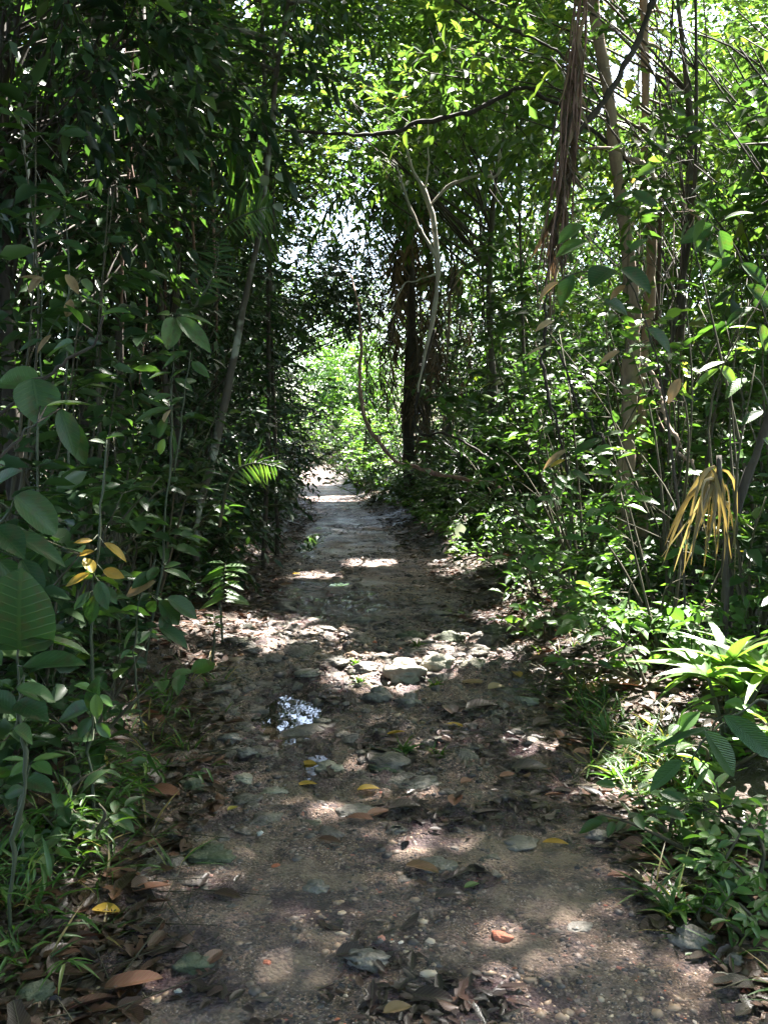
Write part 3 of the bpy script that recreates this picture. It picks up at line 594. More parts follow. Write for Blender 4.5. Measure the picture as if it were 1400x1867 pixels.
# left: trees deeper in
GD = 'thin dark trees inside the left forest'
for (x, y, h, cz, rr) in [(-2.6, 6.6, 7, 5.0, 1.1), (-3.6, 8.2, 8, 5.4, 1.4), (-4.8, 10, 9, 6, 1.6), (-3.5, 11, 9, 7.5, 1.6), (-5.8, 13, 9, 5, 1.8), (-4.9, 15.5, 10, 8, 1.9), (-7.0, 17, 10, 6, 2.1), (-6.5, 21, 11, 8, 2.2), (-9, 22, 11, 6, 2.4), (-8, 27, 12, 8, 2.6), (-3.1, 7.4, 6, 3.4, .8), (-4.2, 6.9, 6, 3.2, 1.), (-5.5, 9, 6.5, 3.4, 1.3), (-3.9, 9.4, 6, 2.6, 1.)]:
    tree('thin dark tree standing inside the left forest', (x, y), h, U(.035, .07), [((x + .3, y, cz), (rr, rr, rr * .85), 1.)], M_mid if U() < .6 else M_dark, ll=.14 + .002 * y, nc=26, ns=14, K=7, group=GD, lean=(U(-.3, .5), U(-.3, .3)))
# right: airy trees
GR = 'slender trees in the airy forest right of the path'
for (x, y, h, cz, rr) in [(2.6, 8.5, 7, 4.7, 1.2), (3.5, 7.2, 6, 3.6, 1.), (3.0, 11, 8, 6, 1.5), (4.3, 10, 8, 4.5, 1.4), (2.2, 13.5, 9, 6.8, 1.6), (4.0, 14, 9, 5.5, 1.7), (5.6, 13, 9, 5., 1.7), (2.0, 17, 9, 6.2, 1.6), (3.4, 18.5, 9, 4, 1.6), (5.2, 18, 10, 7.5, 2.0), (7.2, 17, 10, 5, 2.0), (1.4, 22, 10, 6.5, 1.7), (3.6, 24, 11, 8, 2.2), (6.4, 23, 11, 6, 2.2), (9, 22, 11, 7, 2.4), (1.0, 28, 10, 5.5, 1.9), (4.5, 30, 12, 8.5, 2.4), (8, 29, 12, 6, 2.6), (.8, 35, 10, 6, 2.0), (3, 38, 12, 6, 2.4), (2.9, 9.6, 5, 2.5, .9), (4.6, 8.6, 5, 2.6, 1.1), (5.9, 11, 6, 2.8, 1.4)]:
    tree('slender tree in the airy forest right of the path', (x, y), h, U(.018, .036), [((x - .2, y, cz), (rr, rr, rr * .85), 1.), ((x + U(-.6, .6), y + .5, cz + rr * 1.3), (rr * .9, rr * .9, rr * .6), .6)], M_top if U() < .55 else M_mid, nc=17, ns=12, K=7, group=GR, lean=(U(-.5, .3), U(-.3, .3)), bmat=B_pink if U() < .3 else B_dark, ll=U(.12, .2) + .002 * y)
for (x, y, h) in [(2.4, 24, 6.), (4.3, 26, 7.), (6.6, 28, 7.), (8.6, 26, 7.), (5.4, 33, 8.), (2.2, 31, 7.), (3.3, 21, 5.), (6.2, 21.5, 6.), (8.0, 33, 8.)]:
    tree('bushy tree in the depth of the forest right of the path', (x, y), h, .04, [((x, y, .3 * h), (1.5, 1.3, .3 * h), 1.2), ((x, y, .7 * h), (1.5, 1.3, .33 * h), 1.2)], M_mid if U() < .5 else M_dark, ll=.19, nc=20, ns=13, K=7, group='bushy trees deep in the right forest', name='bushy_tree', twl=.6)
# crowns arching over the path
for (x, y, cz, rr, lab, bx) in [(.3, 15, 6.7, 1.6, 'leafy tree leaning over the path from the right', 1.8), (-.9, 19, 7.6, 1.7, 'leafy tree arching over the path from the left wall', -2.9), (.2, 22, 8.4, 1.8, 'tall leafy tree reaching over the path behind the fibre clad palm', 1.1), (-1.1, 27.5, 10.3, 2.0, 'far tree topping the tunnel below the white sky gap', -3.9), (-1.6, 12.5, 5.4, 1.1, 'bough of bright leaves high above the left rut', -2.6)]:
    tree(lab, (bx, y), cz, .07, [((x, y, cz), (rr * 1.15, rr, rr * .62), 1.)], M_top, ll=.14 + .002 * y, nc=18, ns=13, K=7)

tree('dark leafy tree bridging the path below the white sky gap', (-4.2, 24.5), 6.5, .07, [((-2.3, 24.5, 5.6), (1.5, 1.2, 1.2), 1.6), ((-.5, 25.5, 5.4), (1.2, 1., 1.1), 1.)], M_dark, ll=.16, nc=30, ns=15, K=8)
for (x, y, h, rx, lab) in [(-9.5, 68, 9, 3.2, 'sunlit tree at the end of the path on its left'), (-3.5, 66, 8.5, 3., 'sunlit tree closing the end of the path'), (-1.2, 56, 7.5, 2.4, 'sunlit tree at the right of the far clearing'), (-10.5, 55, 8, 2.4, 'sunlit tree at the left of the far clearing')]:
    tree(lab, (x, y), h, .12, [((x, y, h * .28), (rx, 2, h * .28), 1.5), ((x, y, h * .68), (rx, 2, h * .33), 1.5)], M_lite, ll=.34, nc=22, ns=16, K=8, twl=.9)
for (lab, b, h, cr, m, ll) in [('tree with broad bright leaves filling the upper right corner', (3.9, 8.6), 5.4, [(1350, 150, 9, .8, .9), (1390, 330, 7.6, .6, .7), (1330, -60, 8.5, .8, .7)], M_top, .19), ('tree with drooping mid green leaves above the vine bundle', (2.9, 9.2), 5.8, [(900, 40, 9.6, .8, .7), (820, 140, 10, .7, .6)], M_top, .17), ('tree with broad dark leaves filling the upper left corner', (-3.4, 6.4), 5.0, [(60, 60, 6.6, .9, 1.4), (230, 120, 7, .8, 1.2), (330, 40, 7.4, .8, 1.2), (40, 280, 6.6, .6, .8), (180, 300, 7.4, .7, 1)], M_dark, .16)]:
    tree(lab, b, h, .05, [(tuple(P(q[0], q[1], q[2])), (q[3],) * 3, q[4]) for q in cr], m, ll=ll, nc=9, ns=10, K=6, T=L1)
# pale mottled leaning tree on the left
def named_tree(name, label, spec, radii, mat, crown=None, cat='tree', cmat=None, group=None, sides=10, part='trunk', gnd=True, wob=.006, ll=.12, nc=8, ns=8):
    pts = [P(*s) for s in spec]
    if gnd:
        b = pts[0].copy(); b[2] = float(gh(b[0], b[1])) - .06
        if pts[0][2] > b[2] + .15: pts = [b] + pts
        else: pts[0] = b
    root = empty(name, pts[0] + (UP * .06 if gnd else 0), label, cat, group); mb = MB(); tp = tube(mb, pts, radii, sides, wob=wob); mb.build(part, mat, root)
    if crown:
        br, lf = MB(), MB()
        for (px, py, d, r, m) in crown:
            c = P(px, py, d); cc, O, D = clumps(c, (r, r, r * .8), int(nc * m), ns)
            for q in cc: j = np.argmin(np.linalg.norm(tp - q, axis=1)); tube(br, [tp[j], (tp[j] + q) / 2 + UP * .05, q], [.02, .014, .005], 5, k=3)
            sprays(lf, br, O, D, .4 * U(.6, 1.2, len(O)), 7, ll, .42, L1)
        br.build('branches', mat, root); lf.build('crown', cmat or M_mid, root)
    return root
named_tree('leaning_tree', 'slender pale mottled trunk leaning right beside the dark left wall', [(360, 960, 8.3), (385, 850, 8.3), (430, 650, 8.3), (466, 470, 8.2), (490, 270, 8.1), (505, 130, 8), (528, -20, 8), (545, -180, 8)], [.038, .035, .033, .03, .028, .025, .022, .018], B_mot, [(560, -60, 8, .7, 1), (420, 20, 8.2, .8, 1)], ll=.13)
named_tree('tree', 'thick pinkish trunk rising through the right side foliage', [(1138, 860, 9), (1143, 700, 9), (1148, 560, 9), (1132, 430, 9), (1118, 300, 9), (1102, 150, 9), (1082, 30, 9), (1070, -120, 9)], [.085, .08, .075, .07, .068, .062, .056, .05], B_pink, [(1020, -60, 9, .9, 1), (1180, -80, 9.4, .9, 1)], cmat=M_top)
named_tree('tree', 'thinner straight pinkish trunk right of the thick pinkish trunk', [(1172, 860, 9.4), (1170, 700, 9.4), (1186, 560, 9.4), (1192, 420, 9.4), (1180, 330, 9.4), (1182, 150, 9.4), (1176, 0, 9.4), (1172, -120, 9.4)], [.055, .05, .05, .047, .042, .04, .035, .03], B_pink, [(1260, -40, 9.4, .9, 1)], cmat=M_top)
named_tree('leaning_tree', 'dark slanting trunk at the right border above the strap leaves', [(1325, 1095, 5.4), (1335, 1010, 5.4), (1360, 910, 5.4), (1398, 780, 5.4), (1450, 600, 5.4), (1500, 300, 5.4)], [.032, .03, .03, .028, .025, .02], B_dark, [(1480, 300, 5.6, .6, 1)])
def bare_stem():
    D = 12.6; o = P(765, 690, D); root = empty('dead_tree', o, 'bleached forked bare stem hanging among the vines right of the palm', 'dead tree')
    for (nm, sp, rad) in [('stem', [(762, 715), (766, 690), (788, 600), (799, 500), (790, 400), (774, 345), (752, 300), (735, 240)], [.012, .016, .024, .036, .036, .03, .02, .012]),
        ('fork', [(795, 470), (770, 420), (745, 370), (722, 298)], [.024, .02, .018, .01]), ('hooked_branch', [(786, 372), (815, 340), (850, 324), (898, 322), (908, 290), (904, 245)], [.016, .02, .022, .022, .026, .014]),
        ('twig', [(797, 498), (760, 515), (735, 525), (712, 565)], [.014, .012, .01, .005]), ('twig', [(776, 350), (778, 300), (780, 225)], [.012, .011, .008])]:
        mb = MB(); tube(mb, [P(a, b, D) for a, b in sp], rad, 8, wob=.008, knot=.18); mb.build(nm, B_pale, root)
bare_stem()
GT = 'thin dark poles in the left thicket'
for k, (a, b, d, r) in enumerate([((478, 930), (476, -20), 11, .03), ((503, 930), (502, -20), 12, .024), ((330, 960), (345, 0), 9, .05), ((228, 1000), (190, -20), 8, .035), ((150, 1000), (165, 0), 8.5, .06), ((330, 1000), (260, 0), 8.6, .03)]):
    named_tree('tree', ['thin upright black pole against bright leaves at the top', 'second thin black pole right of the first against bright leaves'][k] if k < 2 else 'dark thin trunk in the left thicket', [(a[0], a[1], d), ((a[0] + b[0]) / 2 + U(-12, 12), 500, d), (b[0], b[1], d)], [r, r * .9, r * .7], B_dark, group=None if k < 2 else GT, wob=.015)

# fibre-clad palm in the middle
def skirt_palm():
    x, y, _ = P(748, 925, 19.5); z = float(gh(x, y)); root = empty('skirted_palm', (x, y, z), 'palm cloaked in hanging brown dead fronds in the middle distance', 'palm')
    tb = MB(); tube(tb, [V(x, y, z - .1), V(x - .05, y, z + 2), V(x + .02, y, z + 4), V(x - .1, y, z + 6.2)], [.13, .12, .11, .09], 10); tb.build('trunk', B_dark, root)
    dk = MB(); gr = MB()
    for k in range(64):
        zc = z + U(1.9, 6.4); a = U(0, 6.28); rd = V(math.cos(a), math.sin(a), 0); w = U(.12, 1.15) * np.interp(zc, [z + 1.5, z + 3, z + 6], [.5, 1, 1.1]); l = U(.7, 1.7); o = V(x, y, zc) + rd * .12
        q = tube(dk, [o, o + rd * w * .7 + UP * .1, o + rd * w - UP * .35 * l, o + rd * w * .95 - UP * l], [.014, .012, .008, .003], 4, k=7); m = len(q) - 5; sd = V(-rd[1], rd[0], 0)
        for sg in (-1, 1): leaves(dk, q[5:], sd * sg * .45 - UP + rng.normal(0, .22, (m, 3)), rd + rng.normal(0, .4, (m, 3)), U(.25, .6, m), U(.02, .04, m), np.full(m, np.clip(U(-.2, 1), 0, 1)), LG, .4)
    dk.build('dead_fronds', M_straw, root)
    for k in range(16):
        a = k * .3927 + U(-.2, .2); o = V(x, y, z + 5.9 + U(-.4, .4)); rd = V(math.cos(a), math.sin(a), 0); pts = [o, o + rd * .7 + UP * .6, o + rd * 1.5 + UP * .35, o + rd * 2.1 - UP * .6]
        q = tube(gr, pts, [.02, .015, .01, .004], 4, k=8); t = nz(np.gradient(q, axis=0)); sd = nz(np.cross(t, UP))
        for s in (-1, 1): leaves(gr, q[2:], nz(sd[2:] * s + t[2:] * .5 - UP * .45), UP + rng.normal(0, .2, q[2:].shape), np.full(len(q) - 2, .5), np.full(len(q) - 2, .05), U(0, .8, len(q) - 2), LG, .5)
    gr.build('crown', M_mid, root)
skirt_palm()
def pandanus(px, py, d, n, lab, h=1.6, mat=None, group=None, ll=.9, name='strap_leaved_plant'):
    x, y, _ = P(px, py, d); z = float(gh(x, y)); root = empty(name, (x, y, z), lab, 'plant', group); st = MB(); tube(st, [V(x, y, z - .05), V(x + .04, y, z + h * .5), V(x, y, z + h)], [.05, .045, .04], 7); st.build('stem', B_dark, root)
    lf = MB(); an = U(0, 6.28, n); el = U(-.1, 1.2, n); dr = np.stack([np.cos(an) * np.cos(el), np.sin(an) * np.cos(el), np.sin(el)], 1); p = np.stack([np.full(n, x), np.full(n, y), z + h * U(.55, 1.02, n)], 1)
    leaves(lf, p, dr, UP + rng.normal(0, .15, (n, 3)), ll * U(.6, 1.2, n), U(.022, .04, n), U(0, .85, n), leaf_tmpl([.1, .25, .45, .65, .85], [.9, 1, .95, .75, .4], fold=.25, curl=.55), 1.2); lf.build('foliage', mat or M_dark, root); return root
GP = 'strap leaved plants clustered right of the skirted palm'
for (px, d) in [(840, 15), (900, 14), (870, 18), (950, 16), (800, 20), (930, 19), (1000, 15)]:
    pandanus(px, 950, d, 110, 'dark strap leaved plant right of the skirted palm', h=U(.5, 1.7), group=GP, ll=1.35)

# ------------------------------------------------------------------ lianas, vines
LIA = [
 ('liana', 'red brown liana sagging in a loop beside the path tunnel', [(640, 500, 14), (652, 560, 13.5), (655, 640, 13), (660, 720, 12.5), (680, 790, 12), (715, 838, 11.5), (770, 870, 11), (850, 885, 10.5), (905, 890, 10.2), (960, 960, 10)], [.015, .018, .024, .028, .03, .03, .028, .025, .02, .012], B_lia),
 ('liana', 'dark hanging vine curling right at the foot of the palm', [(792, 600, 13), (765, 690, 13), (755, 770, 13), (775, 792, 12.8), (810, 794, 12.4), (860, 820, 12), (915, 850, 11.6), (940, 900, 11.4)], [.028, .03, .03, .03, .028, .022, .018, .012], B_black),
 ('liana', 'long dark bough arching level across the upper middle', [(520, 238, 9), (600, 242, 9), (660, 242, 9), (740, 232, 9), (850, 208, 9), (945, 190, 9), (1000, 212, 9), (1060, 245, 9), (1130, 290, 9), (1150, 330, 9)], [.015, .02, .024, .03, .03, .028, .026, .024, .022, .02], B_black),
 ('liana', 'thick dark liana slanting down from the top right corner', [(1215, -60, 7.5), (1190, 10, 7.5), (1150, 110, 7.5), (1112, 195, 7.5), (1075, 255, 7.5), (1055, 300, 7.5), (1040, 360, 7.5), (1030, 480, 7.5)], [.036, .034, .033, .033, .028, .022, .018, .012], B_dark),
 ('liana', 'thin branch crossing the trunks diagonally at upper right', [(800, -20, 8.6), (880, 35, 8.6), (945, 72, 8.6), (1030, 115, 8.6), (1090, 180, 8.6), (1125, 250, 8.5), (1140, 285, 8.5)], [.012, .018, .02, .02, .016, .012, .008], B_dark),
 ('liana', 'knotty bough running right from the thick pinkish trunk', [(1070, 270, 8.3), (1120, 275, 8.2), (1150, 290, 8.1), (1190, 325, 8), (1235, 360, 8), (1265, 385, 8), (1290, 440, 8)], [.02, .024, .026, .024, .022, .018, .01], B_pink),
 ('liana', 'black vine hanging straight down in front of the right shrubs', [(1020, 380, 7), (1008, 480, 7), (1005, 560, 7), (1018, 660, 7), (1026, 740, 7), (1038, 815, 7), (1040, 900, 7.2)], [.012, .014, .016, .017, .017, .015, .01], B_black),
 ('liana', 'black vine bowing out to the right from the straight vine', [(1018, 640, 7.05), (1035, 700, 7), (1055, 750, 7), (1085, 785, 6.9), (1105, 820, 6.8)], [.012, .014, .014, .012, .008], B_black),
 ('liana', 'tan looping stem among the leaves behind the right shrub', [(1165, 650, 7), (1185, 690, 7), (1205, 750, 7), (1222, 790, 6.9), (1240, 830, 6.8), (1258, 850, 6.7), (1262, 900, 6.6)], [.018, .02, .02, .02, .018, .016, .01], B_pink),
 ('liana', 'pale thin vine trailing down the left edge at the top', [(28, 175, 6), (48, 220, 6), (55, 300, 6), (60, 400, 6), (66, 480, 6)], [.012, .011, .01, .009, .006], B_pale),
 ('liana', 'slack dark vine in the gloom of the upper left', [(150, -20, 8), (140, 200, 8), (190, 330, 8), (205, 400, 8), (230, 560, 8)], [.02, .02, .018, .016, .012], B_black),
]
for (nm, lab, sp, rad, mat) in LIA:
    mb = MB(); q = tube(mb, [P(*s) for s in sp], np.array(rad) * (.95 if mat is B_lia else .72), 8, wob=.012, k=9, lump=.12, knot=.2)
    for j in rng.integers(3, len(q) - 3, 5): tube(mb, [q[j], q[j] + rng.normal(0, .07, 3) - UP * .04, q[j] + rng.normal(0, .14, 3) - UP * U(.05, .4)], [rad[1] * .25, rad[1] * .18, .002], 4, k=4)
    tag(mb.build(nm, mat), lab, 'vine')
def vine_bundle(spec, n, lab, spread, mat, r=.006, name='vine_bundle'):
    mb = MB(); c = [P(*s) for s in spec]
    for k in range(n):
        off = rng.normal(0, spread, 3); i0 = rng.integers(0, 2); i1 = len(c) - rng.integers(0, 3); w = np.linspace(.3, 1, i1 - i0)
        tube(mb, [q + off * a + rng.normal(0, spread * .35, 3) for q, a in zip(c[i0:i1], w)], [r, r * 1.1, r * .5], 4, k=4)
    root = empty(name, c[0], lab, 'vines'); mb.build('stems', mat, root)
    lf = MB(); m = n * 10; t = U(0, .75, m); i = (t * (len(c) - 1)).astype(int); fr = t * (len(c) - 1) - i; cc = np.array(c); p = cc[i] * (1 - fr)[:, None] + cc[i + 1] * fr[:, None] + rng.normal(0, spread * .7, (m, 3))
    leaves(lf, p, V(0, 0, -1) + rng.normal(0, .25, (m, 3)), rng.normal(0, 1, (m, 3)), U(.15, .4, m), U(.012, .035, m), U(0, .8, m), LG, .5); lf.build('dead_leaves', M_straw, root)
vine_bundle([(1062, -60, 7), (1050, 80, 7), (1038, 200, 7), (1030, 300, 7), (1018, 400, 7), (1004, 500, 7), (1000, 560, 7)], 16, 'shaggy bundle of hanging dead vines left of the pinkish trunks', .05, B_lia)
GV = 'thin vines dangling in the left gloom'
for (px, d, y1) in [(250, 8, 700), (300, 9, 800), (355, 9, 640), (215, 7.5, 600), (395, 10, 700)]:
    mb = MB(); tube(mb, [P(px + U(-10, 10), -40, d), P(px + U(-20, 20), 250, d), P(px + U(-10, 10), 500, d), P(px + U(-20, 20), y1, d)], [.012, .013, .012, .006], 5, wob=.01); tag(mb.build('liana', B_lia), 'thin vine dangling in the left gloom', 'vine', GV)
# tangled thin pale stems behind
for (side, cat) in ((-1, 'left'), (1, 'right')):
    mb = MB()
    for k in range(110 if side < 0 else 60):
        y = U(7, 24); x = pc(y) + side * (hw(y) + .6 + abs(rng.normal(0, 1)) * .22 * y * .6 + U(0, .25) * y * .8); z = float(gh(x, y)); h = U(.7, 4.5); l = rng.normal(0, .35, 2)
        tube(mb, [V(x, y, z - .03), V(x + l[0] * .3, y + l[1] * .3, z + h * .5), V(x + l[0] * h * .4, y + l[1] * h * .4, z + h)], [U(.006, .016), .006, .003], 4, k=3)
    tag(mb.build('thicket_stems', bark('thicket_' + cat, (.04, .03, .022), (.17, .13, .09), scale=3)), 'tangle of thin bare stems filling the %s thicket' % cat, 'stems', kind='stuff')

# ------------------------------------------------------------------ shrubs
def shrub(px, py, d, h, w, label, mat=None, ll=.13, n=10, ns=7, K=6, T=L1, group=None, wr=.45, name='shrub', loc=None, cat='shrub', droop=.35, rlo=0, rhi=1.):
    p = P(px, py, d) if loc is None else V(*loc, 0); x, y = p[0], p[1]; z = float(gh(x, y)); root = empty(name, (x, y, z), label, cat, group)
    st, lf = MB(), MB(); b = V(x, y, z - .04)
    for k in range(n):
        tip = b + V(rng.normal(0, w * .6), rng.normal(0, w * .6), h * U(.35, 1.05)); mid = b * .45 + tip * .55 + UP * h * .08 + rng.normal(0, .05 + .05 * h, 3) * V(1, 1, .4)
        q = tube(st, [b + rng.normal(0, .03, 3) * V(1, 1, 0), mid, tip], [.009 + .003 * h, .007, .003], 5, k=5)
        i = np.clip((len(q) * U(.3, 1, ns)).astype(int), 0, len(q) - 1); D = rng.normal(0, 1, (ns, 3)); D[:, 2] = np.abs(D[:, 2]) * .5 + .1
        sprays(lf, st, q[i], D, ll * U(1.2, 2.6, ns), K, ll, wr, T, droop, .95, .4, rlo, rhi, .0035)
    st.build('stems', B_twig, root); lf.build('foliage', mat or M_mid, root); return root
for a in [
 (880, 940, 12.5, .9, .9, 'bright leafy shrub just right of the small white leaved plant'), (960, 940, 10.5, 1.0, 1.0, 'broad shrub with pale sunny leaves in the middle of the right bank'),
 (985, 1060, 8.2, .8, .7, 'leafy shrub above the coppery sunny leaf litter'), (1060, 1090, 7.2, .9, .8, 'rounded shrub spilling toward the path right of the coppery litter'),
 (1130, 1080, 7.6, 1.2, 1.0, 'tall dark green shrub in the middle of the right thicket'), (1040, 960, 9.0, 1.2, 1.1, 'shrub behind the hanging black vine'),
 (1230, 1080, 6.8, 1.2, 1.0, 'shadowed shrub left of the slanting dark trunk'), (1330, 960, 7.5, 1.6, 1.2, 'shrub behind the yellow strap leaves at the right'),
 (1110, 900, 9.5, 1.6, 1.1, 'shrub at the foot of the thick pinkish trunk'), (1230, 880, 9.0, 1.8, 1.2, 'shrub around the tan looping stem'),
 (1390, 1080, 6.2, 1.2, .9, 'shrub cut by the right border behind the rosette')]:
    shrub(*a, ll=U(.10, .14), n=9, ns=6, mat=M_mid if U() < .5 else M_lite, rhi=.8)
GB = 'tall bushes deep in the right forest'
for (x, y, h) in [(3.2, 20, 3.), (4.6, 22, 3.2), (6, 20, 3.), (7.5, 22, 3.6), (5.2, 26, 3.8), (8.5, 26, 4), (3.0, 29, 4), (6.5, 31, 4.4), (10, 30, 4.6), (2.5, 35, 4.4), (5, 37, 5), (9, 36, 5), (12, 28, 4.6), (10.5, 22, 4.2), (8.5, 18.5, 3.4), (6.8, 16.5, 3)]:
    shrub(0, 0, 0, h, h * .8, 'tall bush deep in the forest right of the path', M_mid if U() < .7 else M_dark, ll=.2, n=15, ns=9, K=7, T=L2, group=GB, loc=(x, y))
GS = 'low bushes along the forest edge right of the far path'
for (y, e, h) in [(15, .5, .9), (17, .4, 1.2), (19, .9, 1.6), (21.5, .3, 1.2), (24, .4, 1.6), (27, .3, 1.8), (30, .3, 2.0), (33, .5, 2.6), (37, .4, 2.4), (41, .5, 2.4), (46, .6, 3.), (14, 1.6, 1.8), (13, 2.6, 1.5), (17.5, 2.4, 2.2)]:
    shrub(0, 0, 0, h, h * .75, 'low leafy bush along the right edge of the far path', M_lite if y > 18 else M_mid, ll=.11 + .002 * y, n=14, ns=8, T=L2, group=GS, loc=(pc(y) + hw(y) + (e if y < 20 else e * .3 - .15) + h * .22, y))
GQ = 'bushes in the shade along the left edge of the path'
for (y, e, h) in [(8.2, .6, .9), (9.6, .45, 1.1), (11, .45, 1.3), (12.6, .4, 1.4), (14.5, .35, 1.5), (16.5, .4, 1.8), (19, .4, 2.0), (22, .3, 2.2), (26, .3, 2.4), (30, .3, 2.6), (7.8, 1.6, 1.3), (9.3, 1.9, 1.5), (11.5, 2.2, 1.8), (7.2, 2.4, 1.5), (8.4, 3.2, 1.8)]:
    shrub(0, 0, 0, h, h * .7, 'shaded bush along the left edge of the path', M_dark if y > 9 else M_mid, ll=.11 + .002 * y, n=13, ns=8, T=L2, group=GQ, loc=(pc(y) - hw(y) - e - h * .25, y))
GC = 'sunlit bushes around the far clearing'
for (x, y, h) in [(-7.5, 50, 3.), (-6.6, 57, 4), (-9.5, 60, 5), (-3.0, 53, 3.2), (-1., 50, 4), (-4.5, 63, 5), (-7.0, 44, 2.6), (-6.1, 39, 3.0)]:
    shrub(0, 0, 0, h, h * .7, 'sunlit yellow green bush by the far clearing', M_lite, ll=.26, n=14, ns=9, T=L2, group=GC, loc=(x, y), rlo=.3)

# ------------------------------------------------------------------ big leaved plants near the camera
def plant(name, label, stems, lv, smat=None, cat='plant', mat=None, T=L0, gnd=True, curl=1., dep=.0, parts=True):
    """stems: lists of (px,py,d); lv: (base px,py, tip px,py, d, width/length, facing 0 up..1 camera, rnd, material or None)"""
    sp = [[P(*s) for s in q] for q in stems]; b = sp[0][0].copy()
    if gnd: b[2] = float(gh(b[0], b[1])); sp[0] = [b - UP * .04] + sp[0] if sp[0][0][2] > b[2] + .1 else [b - UP * .04] + sp[0][1:]
    root = empty(name, b, label, cat); st = MB()
    for i, q in enumerate(sp): tube(st, q, [.0075, .006, .0035] if i == 0 else [.005, .004, .0025], 6, wob=.006, knot=.25)
    allp = np.concatenate([smooth_pts(q) for q in sp])
    for L in lv:
        bx, by, tx, ty, d, wr, fc, rn = L[:8]; m = L[8] if len(L) > 8 and L[8] else (mat or M_near); TT = L[9] if len(L) > 9 else T
        a = P(bx, by, d); dd = U(-.08, .08); e = P(tx, ty, d + dd); ln = np.linalg.norm(e - a)
        j = np.argmin(np.linalg.norm(allp - a, axis=1))
        if np.linalg.norm(allp[j] - a) > .01: sticks(st, allp[j][None], a[None], .0032, .0022)
        nr = nz(UP * (1 - fc) + nz(V(0, 0, H) - a) * fc + rng.normal(0, .12, 3)); mb = MB()
        leaves(mb, a[None], (e - a)[None], nr[None], np.array([ln]), np.array([ln * wr]), np.array([rn]), TT, curl * U(.5, 1.2), False)
        mb.build('leaf', m, root)
    st.build('stem', smat or B_green, root); return root
plant('sapling', 'sapling with big round leaf and hole ridden leaf at the left border', [[(15, 1560, 2.7), (28, 1420, 2.7), (32, 1300, 2.7), (34, 1170, 2.7)], [(30, 1330, 2.7), (45, 1230, 2.7)]],
  [(36, 1185, 30, 1050, 2.7, .95, .75, .3, None, LH), (50, 1165, 168, 1170, 2.68, .32, .35, .75), (42, 1215, 150, 1195, 2.66, .4, .3, .5), (30, 1255, 105, 1275, 2.6, .55, .35, .7), (20, 1160, -60, 1190, 2.7, .5, .5, .4), (28, 1300, -30, 1260, 2.7, .6, .5, .2), (32, 1280, 85, 1305, 2.62, .6, .5, .15), (25, 1330, 70, 1350, 2.65, .6, .6, .1)])
plant('sapling', 'sapling with long drooping dark leaves at the middle left border', [[(-30, 1500, 2.9), (-25, 1200, 2.9), (-10, 1000, 2.9), (20, 930, 2.9)]],
  [(28, 905, 110, 970, 2.85, .62, .6, .2, None, LH), (15, 970, 125, 1022, 2.8, .38, .5, .1), (-10, 960, 45, 1010, 2.8, .6, .6, .05), (-5, 1020, 55, 1080, 2.9, .5, .6, .1), (40, 1020, 80, 1085, 2.9, .5, .6, .0), (-20, 900, 30, 850, 2.9, .5, .5, .3)])
plant('sapling', 'brown angled branch bearing large leaves at the upper left border', [[(-60, 1500, 2.9), (-50, 900, 2.9), (0, 790, 2.9), (70, 700, 2.9), (125, 638, 2.9), (165, 610, 2.9), (190, 575, 2.9)], [(-20, 850, 2.7), (30, 800, 2.7), (70, 770, 2.7)]],
  [(70, 700, -10, 690, 2.85, .75, .55, .8, None, LH), (60, 690, 75, 775, 2.8, .9, .3, .1), (75, 735, 130, 730, 2.8, .45, .2, .15), (85, 740, 172, 728, 2.75, .3, .25, .85), (110, 745, 140, 830, 2.8, .45, .6, .0), (120, 760, 160, 850, 2.85, .4, .6, .05), (60, 790, 20, 800, 2.8, .3, .3, .6), (10, 850, -30, 870, 2.75, .8, .5, .9), (150, 590, 120, 550, 2.9, .4, .4, .4), (185, 575, 235, 560, 2.9, .45, .4, .6), (135, 625, 80, 640, 2.9, .4, .5, .3)], smat=B_dark)
plant('sapling', 'tall sapling with broad pale leaves on top in the left clearing', [[(262, 1205, 5.4), (280, 1050, 5.4), (305, 850, 5.4), (312, 700, 5.4), (314, 570, 5.4)], [(318, 860, 5.4), (335, 740, 5.4), (348, 640, 5.4)]],
  [(318, 580, 307, 632, 5.3, .62, .7, .9, None, LH), (322, 578, 388, 636, 5.3, .38, .6, .8), (330, 575, 395, 590, 5.35, .35, .4, .7), (310, 575, 285, 570, 5.35, .5, .5, .9), (345, 640, 290, 665, 5.4, .3, .3, .7), (350, 660, 380, 684, 5.4, .4, .6, .6), (340, 650, 300, 640, 5.3, .35, .3, .5), (312, 680, 270, 685, 5.4, .4, .3, .5), (312, 690, 340, 668, 5.4, .4, .3, .7), (318, 690, 352, 710, 5.4, .4, .5, .6), (312, 720, 275, 728, 5.35, .35, .6, .8), (310, 745, 240, 765, 5.4, .3, .3, .85), (310, 740, 335, 720, 5.4, .4, .4, .7), (308, 760, 285, 800, 5.4, .4, .5, .2), (300, 800, 290, 830, 5.4, .5, .6, .9, M_lite), (335, 700, 360, 690, 5.4, .5, .4, .5), (300, 770, 310, 745, 5.3, .6, .3, .8, M_tan)])
